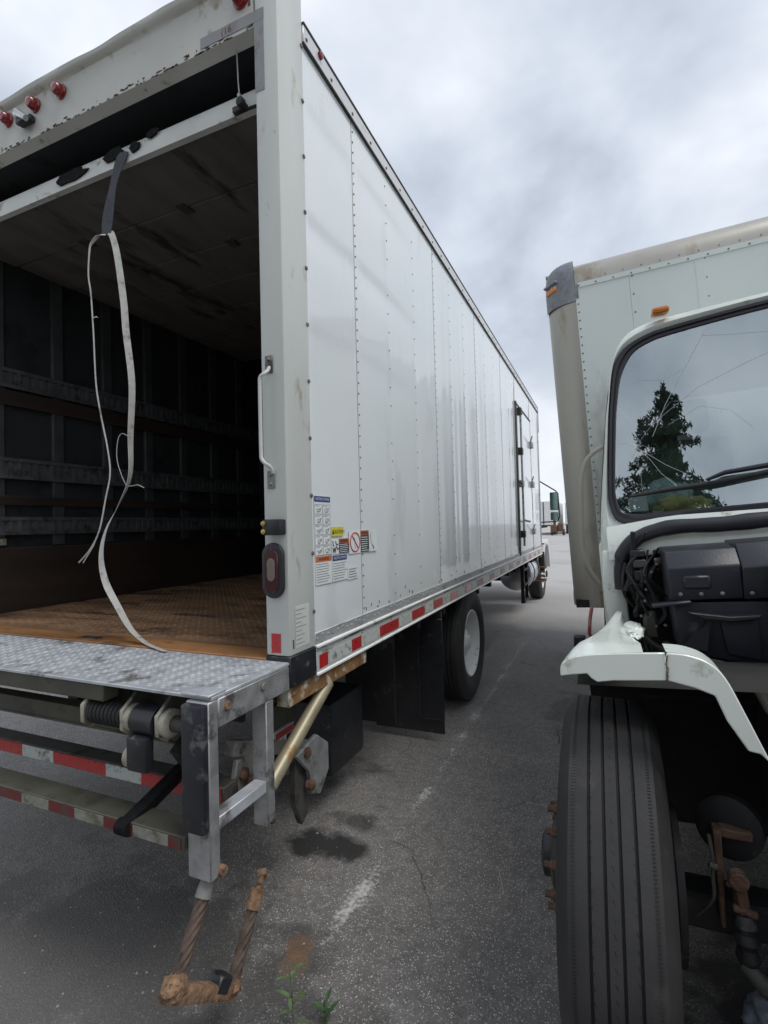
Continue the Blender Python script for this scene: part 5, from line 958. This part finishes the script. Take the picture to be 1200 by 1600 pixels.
# splash fender left behind over the wheel
for s in (0, 1):
    q = (lambda x: x) if s == 0 else (lambda x: 2 - x)
    def face(poly, yy, th_, name, par):
        b = B(); b.prism([(q(x), yy, z) for x, z in poly], (0, th_, 0)); return b.done(name, cab_w, par, bev=0.003, T=T2)
    top = [(-0.122, 1.165), (-0.118, 1.195), (-0.10, 1.212), (-0.06, 1.224), (0.02, 1.231), (0.142, 1.235)]
    top = [(p.x, p.z) for p in smooth_path([Vector((x, 0, z)) for x, z in top], 4)]
    fd = face(top + [(0.138, 1.163), (0.015, 1.158), (-0.028, 1.152), (-0.042, 1.162), (-0.052, 1.174), (-0.09, 1.170)], 1.498, 0.008, 'splash_fender', t2)
    top2 = [(0.1435, 1.2345), (0.19, 1.230), (0.235, 1.212), (0.268, 1.175), (0.30, 1.095), (0.345, 0.972)]
    top2 = [(p.x, p.z) for p in smooth_path([Vector((x, 0, z)) for x, z in top2], 4)]
    face(top2 + [(0.325, 0.995), (0.300, 1.0), (0.262, 1.07), (0.242, 1.13), (0.20, 1.147), (0.1395, 1.163)], 1.500, 0.008, 'fender_lip', fd)
    b = B(); rows_ = [[(-0.118, 1.5, 1.195), (-0.10, 1.5, 1.212), (-0.06, 1.5, 1.224), (0.02, 1.5, 1.231), (0.09, 1.5, 1.234)], [(-0.112, 1.62, 1.19), (-0.09, 1.62, 1.215), (-0.05, 1.62, 1.228), (0.02, 1.62, 1.233), (0.09, 1.62, 1.232)],
             [(-0.105, 1.78, 1.165), (-0.08, 1.78, 1.198), (-0.04, 1.78, 1.215), (0.02, 1.78, 1.22), (0.085, 1.78, 1.205)], [(-0.085, 1.93, 1.14), (-0.055, 1.93, 1.18), (-0.02, 1.93, 1.205), (0.03, 1.93, 1.212), (0.075, 1.93, 1.19)],
             [(-0.045, 2.06, 1.13), (-0.02, 2.06, 1.178), (0.01, 2.06, 1.21), (0.045, 2.06, 1.212), (0.07, 2.06, 1.17)], [(-0.01, 2.2, 1.15), (0.015, 2.2, 1.20), (0.04, 2.2, 1.228), (0.058, 2.2, 1.225), (0.072, 2.2, 1.15)]]
    vv = [[b.bm.verts.new((q(x), y, z)) for x, y, z in r] for r in rows_]
    for a_, c_ in zip(vv, vv[1:]):
        for j in range(4): b.bm.faces.new((a_[j], a_[j + 1], c_[j + 1], c_[j]))
    bmesh.ops.subdivide_edges(b.bm, edges=b.bm.edges[:], cuts=2, use_grid_fill=True, smooth=0.6)
    b.done('fender_top', cab_w, fd, T=T2, smooth=60)
    b = B(); b.grid(lambda u, v: Vector((q(top2[int(round(u * (len(top2) - 1)))][0]), 1.508 + 0.10 * v, top2[int(round(u * (len(top2) - 1)))][1])), len(top2) - 1, 2); b.done('fender_return', cab_w, fd, T=T2)
    b = B()
    for k in range(7): b.tube([(q(0.139 + 0.006 * rnd.random()), 1.4965, 1.165 + 0.01 * k), (q(0.139 + 0.007 * rnd.random()), 1.4965, 1.178 + 0.01 * k)], 0.0016, 4)
    stuff(b.done('crack', rusty, fd, T=T2))
    b = B(); bmesh.ops.create_icosphere(b.bm, subdivisions=4, radius=1)
    for v in b.bm.verts:
        k = 1 + 0.3 * noise.noise(v.co * 1.7 + Vector((5, s, 0))) + 0.16 * noise.noise(v.co * 5 + Vector((1, 3, s))); v.co = Vector((q(0.085), 1.99, 1.196)) + Vector((v.co.x * 0.034, v.co.y * 0.10, v.co.z * 0.022)) * k
    b.done('sealing_foam', cab_w, fd, T=T2, smooth=70)
    b = B(); lp = [(1.80 - 0.66 * math.cos(a), 0.52 + 0.60 * math.sin(a)) for a in [R(76 + 8.6 * k) for k in range(15)]]
    b.grid(lambda u, v: (lambda k: Vector((q(-0.09 + 0.62 * u), lp[k][0] if lp[k][0] > 1.515 else 1.515, lp[k][1])))(min(len(lp) - 1, int(round(v * (len(lp) - 1))))), 2, len(lp) - 1); b.done('wheel_liner', liner, fd, T=T2)
    b = B(); b.box(min(q(0.50), q(0.53)), max(q(0.50), q(0.53)), 1.55, 2.40, 0.45, 1.12); b.done('inner_liner', liner, fd, T=T2)
b = B(); b.box(0.02, 0.52, 2.46, 3.36, 0.30, 0.95); b.done('battery_box', black_p, t2, bev=0.02, T=T2)
b = B(); b.box(0.62, 1.38, 1.3, 2.4, 0.30, 0.70); b.box(0.53, 1.47, 2.38, 3.3, 0.32, 0.9); b.done('gearbox', dark, t2, bev=0.04)
# axle, brake and springs (unsprung, so upright)
wheel(t2, -0.152, 1.785, 0.505, -1, 'steer', n=96, rim=darkgrey); wheel(t2, 2.15, 1.785, 0.505, 1, 'steer', n=40)
for (x, k, sd_) in ((-0.05, 'dual', -1), (0.275, 'inner', -1), (2.06, 'dual', 1), (1.735, 'inner', 1)): wheel(t2, x, 6.7, 0.505, sd_, k, n=32)
b = B(); b.beam((0.14, 1.80, 0.45), (1.86, 1.80, 0.45), 0.11, 0.10); b.done('front_axle', dark, t2, bev=0.01)
b = B(); b.lathe([(0.0, 0), (0.20, 0), (0.21, 0.012), (0.21, 0.03), (0, 0.03)], (0.135, 1.785, 0.505), (1, 0, 0), 36); b.done('brake_shield', dark, t2)
b = B(); b.lathe([(0.0, 0), (0.075, 0), (0.085, 0.012), (0.085, 0.05), (0.07, 0.06), (0, 0.06)], (0.31, 1.80, 0.70), (-0.35, -1, 0.1), 26); b.done('brake_chamber', dark, t2)
b = B(); b.prism([(0.248, 1.70, 0.715), (0.268, 1.70, 0.718), (0.272, 1.70, 0.45), (0.258, 1.70, 0.45)], (0, 0.05, 0)); b.box(0.265, 0.345, 1.71, 1.75, 0.695, 0.72); b.done('brake_bracket', rusty, t2, bev=0.004)
b = B(); b.beam((0.295, 1.68, 0.63), (0.305, 1.66, 0.53), 0.03, 0.024); b.lathe([(0.024, 0), (0.024, 0.03), (0, 0.03)], (0.295, 1.67, 0.62), (0, -1, 0), 12); b.tube([(0.28, 1.655, 0.545), (0.335, 1.655, 0.535)], 0.011, 8); b.tube([(0.285, 1.655, 0.615), (0.268, 1.655, 0.60)], 0.008, 8); b.done('slack_adjuster', rusty, t2, bev=0.004)
b = B(); b.tube([(0.306, 1.66, 0.53), (0.308, 1.66, 0.505), (0.309, 1.66, 0.485), (0.310, 1.66, 0.465), (0.310, 1.66, 0.445), (0.311, 1.66, 0.42), (0.311, 1.66, 0.39)], [0.018, 0.03, 0.022, 0.032, 0.022, 0.03, 0.018], 12); b.done('push_rod_boot', rubber, t2)
b = B(); b.tube([(0.30, 1.66, 0.40), (0.36, 1.62, 0.36), (0.55, 1.55, 0.26), (1.4, 1.5, 0.26)], 0.022, 10); b.done('tie_rod', darkgrey, t2)
b = B(); b.tube(smooth_path([(0.232, 1.67, 0.72), (0.238, 1.655, 0.66), (0.236, 1.655, 0.61), (0.235, 1.66, 0.55), (0.20, 1.70, 0.47)], 4), 0.005, 6); b.tube([(0.228, 1.654, 0.648), (0.246, 1.654, 0.642)], 0.009, 8); b.done('brake_line', darkgrey, t2)
b = B()
for k in range(4): b.tube([(0.56, 1.15, 0.56 - 0.02 * k), (0.56, 1.80, 0.50 - 0.022 * k), (0.56, 2.5, 0.58 - 0.02 * k)], 0.012, 6)
b.box(0.52, 0.60, 1.0, 3.4, 0.66, 0.90); b.box(1.40, 1.48, 1.0, 7.8, 0.66, 0.90); b.box(0.52, 0.60, 3.4, 7.8, 0.66, 0.90); b.tube([(0.2, 6.7, 0.5), (1.8, 6.7, 0.5)], 0.09, 10); b.done('chassis', dark, t2)

# ------------------------------------------------------------------ things lying behind the windscreen
def crumple(c, s, seed, name, mat, label, cat):
    b = B(); bmesh.ops.create_icosphere(b.bm, subdivisions=4, radius=1)
    for v in b.bm.verts:
        k = 1 + 0.32 * noise.noise(v.co * 1.6 + Vector((seed, 0, 0))) + 0.16 * noise.noise(v.co * 4.5 + Vector((seed, 3, 0)))
        v.co = Vector((v.co.x * s[0], v.co.y * s[1], v.co.z * s[2])) * k; v.co.z = max(v.co.z, -s[2] * 0.55)
        v.co += Vector(c)
    return tag(b.done(name, mat, T=T2, smooth=70), label, cat)
crumple((0.275, 2.53, 1.655), (0.095, 0.05, 0.085), 4, 'plastic_bag', bag_m, 'crumpled pale blue plastic bag on the dashboard behind the windscreen', 'bag')
crumple((0.33, 2.46, 1.618), (0.11, 0.035, 0.045), 9, 'yellow_cloth', hay_m, 'crumpled yellow cloth on the dashboard under the wiper', 'cloth')
b = B(); b.prism([(0.125, 2.425, 1.612), (0.20, 2.42, 1.612), (0.195, 2.435, 1.678), (0.125, 2.44, 1.672)], (0, 0.002, 0)); tag(b.done('paper_slip', paper, T=T2), 'white paper slip propped in the lower corner of the windscreen', 'paper')

b = B(); bmesh.ops.create_icosphere(b.bm, subdivisions=4, radius=1)
for v in b.bm.verts:
    k = 1 + 0.35 * noise.noise(v.co * 1.8 + Vector((2, 0, 0))) + 0.2 * noise.noise(v.co * 5 + Vector((2, 3, 0))); v.co = Vector((v.co.x * 0.085, v.co.y * 0.07, max(v.co.z, -0.5) * 0.075)) * k + Vector((0.435, 1.93, 0.038)); v.co.z = max(v.co.z, 0.002)
tag(b.done('cloth_rag', denim, smooth=70), 'crumpled blue grey rag on the ground inside the bare front wheel', 'rag')

# ------------------------------------------------------------------ weeds in the asphalt
def weed(x, y, h, n, seed, mat, label):
    r_ = random.Random(seed); t_ = thing('weed', (x, y, 0), label, 'weed')
    b = B(); lean = Vector((r_.uniform(-.03, .03), r_.uniform(-.03, .03), 0)); st_ = [Vector((x, y, -0.005)) + lean * (k / 6) ** 2 + Vector((0, 0, h * k / 6)) for k in range(7)]
    b.tube(st_, [0.003 - 0.0003 * k for k in range(7)], 6); b.done('stem', mat, t_)
    for k in range(n):
        f = 0.12 + 0.88 * k / n; i = min(5, int(f * 6)); p = st_[i].lerp(st_[i + 1], f * 6 - i); a = k * 2.4 + r_.uniform(-.3, .3); L_ = (0.085 - 0.03 * f) * r_.uniform(.8, 1.2)
        d = Vector((math.cos(a), math.sin(a), 0)); s_ = Vector((-d.y, d.x, 0)); b = B(); rws = []
        for j in range(6):
            g_ = j / 5; w = 0.0075 * math.sin(math.pi * min(1, 0.08 + g_ * 0.95)) + 0.0004; c = p + d * L_ * g_ * 0.8 + Vector((0, 0, L_ * (0.75 * g_ - 0.35 * g_ * g_)))
            rws.append([b.bm.verts.new(c - s_ * w + Vector((0, 0, 0.002))), b.bm.verts.new(c), b.bm.verts.new(c + s_ * w + Vector((0, 0, 0.002)))])
        for A_, C_ in zip(rws, rws[1:]):
            for j in range(2): b.bm.faces.new((A_[j], A_[j + 1], C_[j + 1], C_[j]))
        b.done('leaf', mat, t_)
    return t_
weed(-0.965, 1.40, 0.20, 9, 3, leaf_m, 'tall thin green weed with narrow leaves beside the hanging stirrup step')
weed(-0.872, 1.44, 0.07, 7, 8, leaf_d, 'short dark green weed sprouting beside the taller weed')
# dry straw on the asphalt
b = B(); b.tube([(-0.51, 2.40, 0.004), (-0.485, 2.33, 0.006), (-0.455, 2.235, 0.004)], 0.0018, 5); tag(b.done('dry_straw', straw_m), 'single dry straw lying on the asphalt between the two trucks', 'straw')

# ------------------------------------------------------------------ vehicles at the far end of the yard
def far_trailer(x, y, w, h, ln, label, rz=0):
    t_ = thing('parked_trailer', (x, y, 0), label, 'trailer'); b = B(); b.box(x - w / 2, x + w / 2, y, y + ln, 1.1, h); b.done('trailer_body', far_w, t_, bev=0.03)
    b = B(); b.box(x - w / 2 - 0.01, x + w / 2 + 0.01, y - 0.012, y - 0.001, 1.0, 1.15); b.box(x - w / 2 + 0.5, x - w / 2 + 0.6, y + 0.5, y + ln - 1, 0.75, 1.1); b.box(x - 0.06, x + 0.06, y - 0.02, y - 0.002, 1.2, h - 0.1); b.done('rear_frame', far_d, t_)
    for yy in (y + 1.0, y + 2.3):
        for sx in (-1, 1):
            b = B(); b.lathe([(0, 0), (0.30, 0.02), (0.5, 0.02), (0.5, 0.5), (0, 0.5)], (x + sx * w / 2, yy, 0.5), (-sx, 0, 0), 20); b.done('wheel', far_d, t_)
    return t_
far_trailer(-6.6, 62, 2.6, 3.9, 12, 'distant white trailer parked at the end of the yard beside the rusty hitch')
far_trailer(-3.2, 66, 2.6, 3.8, 12, 'distant white trailer further back with its dark rear frame')
ft = thing('trailer_hitch', (-4.6, 60, 0), 'small rusty brown yard hitch parked before the distant white trailers', 'hitch')
b = B(); b.box(-5.6, -4.9, 59, 60.5, 0.35, 1.1); b.box(-5.3, -5.05, 59.2, 59.6, 1.1, 1.7); b.box(-4.85, -4.3, 59.2, 60.2, 0.4, 1.3); b.done('frame', rusty, ft, bev=0.05)
for x in (-5.6, -4.4):
    b = B(); b.lathe([(0, 0), (0.3, 0), (0.35, 0.05), (0.35, 0.25), (0, 0.25)], (x, 59.5, 0.35), (1, 0, 0), 16); b.done('wheel', far_d, ft)

# ------------------------------------------------------------------ conifers behind the photographer (mirrored in the windscreen)
def conifer_mesh(seed, h, wide):
    r_ = random.Random(seed); tb = B(); tb.tube([(0, 0, 0), (0.05, 0, h * 0.5), (0, 0, h * 0.97)], [h * 0.018, h * 0.012, 0.02], 8)
    cb = B(); z = h * 0.10
    while z < h * 0.99:
        f = z / h; L_ = wide * (1 - f) ** 0.68 * r_.uniform(0.65, 1.2) + 0.2
        for k in range(r_.randint(5, 8)):
            a = r_.uniform(0, 6.283); ln = L_ * r_.uniform(0.55, 1.1); d = Vector((math.cos(a), math.sin(a), 0)); s_ = Vector((-d.y, d.x, 0))
            if r_.random() < 0.06: continue
            tb.tube([(0, 0, z), d * ln * 0.6 + Vector((0, 0, z + 0.02)), d * ln + Vector((0, 0, z - ln * 0.15))], [0.03, 0.018, 0.006], 4)
            for m_ in range(max(10, int(ln * 70))):
                g_ = r_.uniform(0.12, 1.05); c = d * ln * g_ + s_ * r_.uniform(-1, 1) * ln * 0.28 * (1.15 - g_) + Vector((0, 0, z - ln * 0.15 * g_ * g_ + r_.uniform(-.12, .14)))
                e1 = Vector((r_.uniform(-1, 1), r_.uniform(-1, 1), r_.uniform(-.6, .9))).normalized() * r_.uniform(0.08, 0.17); e2 = e1.orthogonal().normalized() * r_.uniform(0.02, 0.045)
                v = [cb.bm.verts.new(c - e1), cb.bm.verts.new(c - e2), cb.bm.verts.new(c + e1), cb.bm.verts.new(c + e2)]; cb.bm.faces.new(v)
        z += h * 0.022 * r_.uniform(0.8, 1.3)
    return tb, cb
def conifer(loc, seed, h, wide, label, group=None):
    t_ = thing('conifer_tree', loc, label, 'tree', group); tb, cb = conifer_mesh(seed, h, wide)
    for bb, nm, mt in ((tb, 'trunk', bark), (cb, 'crown', needle)): bb.bm.transform(Matrix.Translation(loc)); bb.done(nm, mt, t_, smooth=0)
    return t_
conifer((-3.5, -11.0, 0), 5, 11.3, 5.2, 'tall dark conifer mirrored in the windscreen of the mint cab')
src = conifer((1.0, -15.5, 0), 11, 8.6, 2.2, 'lower conifer in the row mirrored along the foot of the windscreen', 'conifer row behind the photographer')
for k, (x, y) in enumerate(((-1.2, -15), (2.9, -16), (4.6, -15.2), (6.6, -16), (8.6, -15.4))):
    c = src.copy(); COL.objects.link(c); c.location = (x, y, 0); c.scale = (0.9 + 0.07 * (k % 3),) * 2 + (0.86 + 0.06 * ((k * 2) % 5),); c.rotation_euler.z = k * 1.3
    for ch in src.children:
        d = ch.copy(); COL.objects.link(d); d.parent = c; d.matrix_parent_inverse = ch.matrix_parent_inverse.copy()

# ------------------------------------------------------------------ loose grit on the asphalt
b = B(); gr = random.Random(21)
for k in range(1500):
    x, y = gr.uniform(-2.9, 0.0), 0.9 + 4.2 * gr.random() ** 1.5; r_ = gr.choice((0.0022, 0.003, 0.0035, 0.0045, 0.0065)) * gr.uniform(0.8, 1.2)
    o_ = [b.bm.verts.new((x + math.cos(a) * r_ * gr.uniform(.6, 1.2), y + math.sin(a) * r_ * gr.uniform(.6, 1.2), 0.0005)) for a in (0, 1.5, 3.0, 4.6)]; t_ = b.bm.verts.new((x + gr.uniform(-.4, .4) * r_, y, r_ * gr.uniform(0.5, 1.0)))
    for i in range(4): b.bm.faces.new((o_[i], o_[(i + 1) % 4], t_))
grit = stuff(b.done('grit', M('loose_grit', (0.30, 0.285, 0.265), 0.9, var=0.5, vscale=25), smooth=0)); tag(grit, 'loose grit scattered over the asphalt', 'grit')
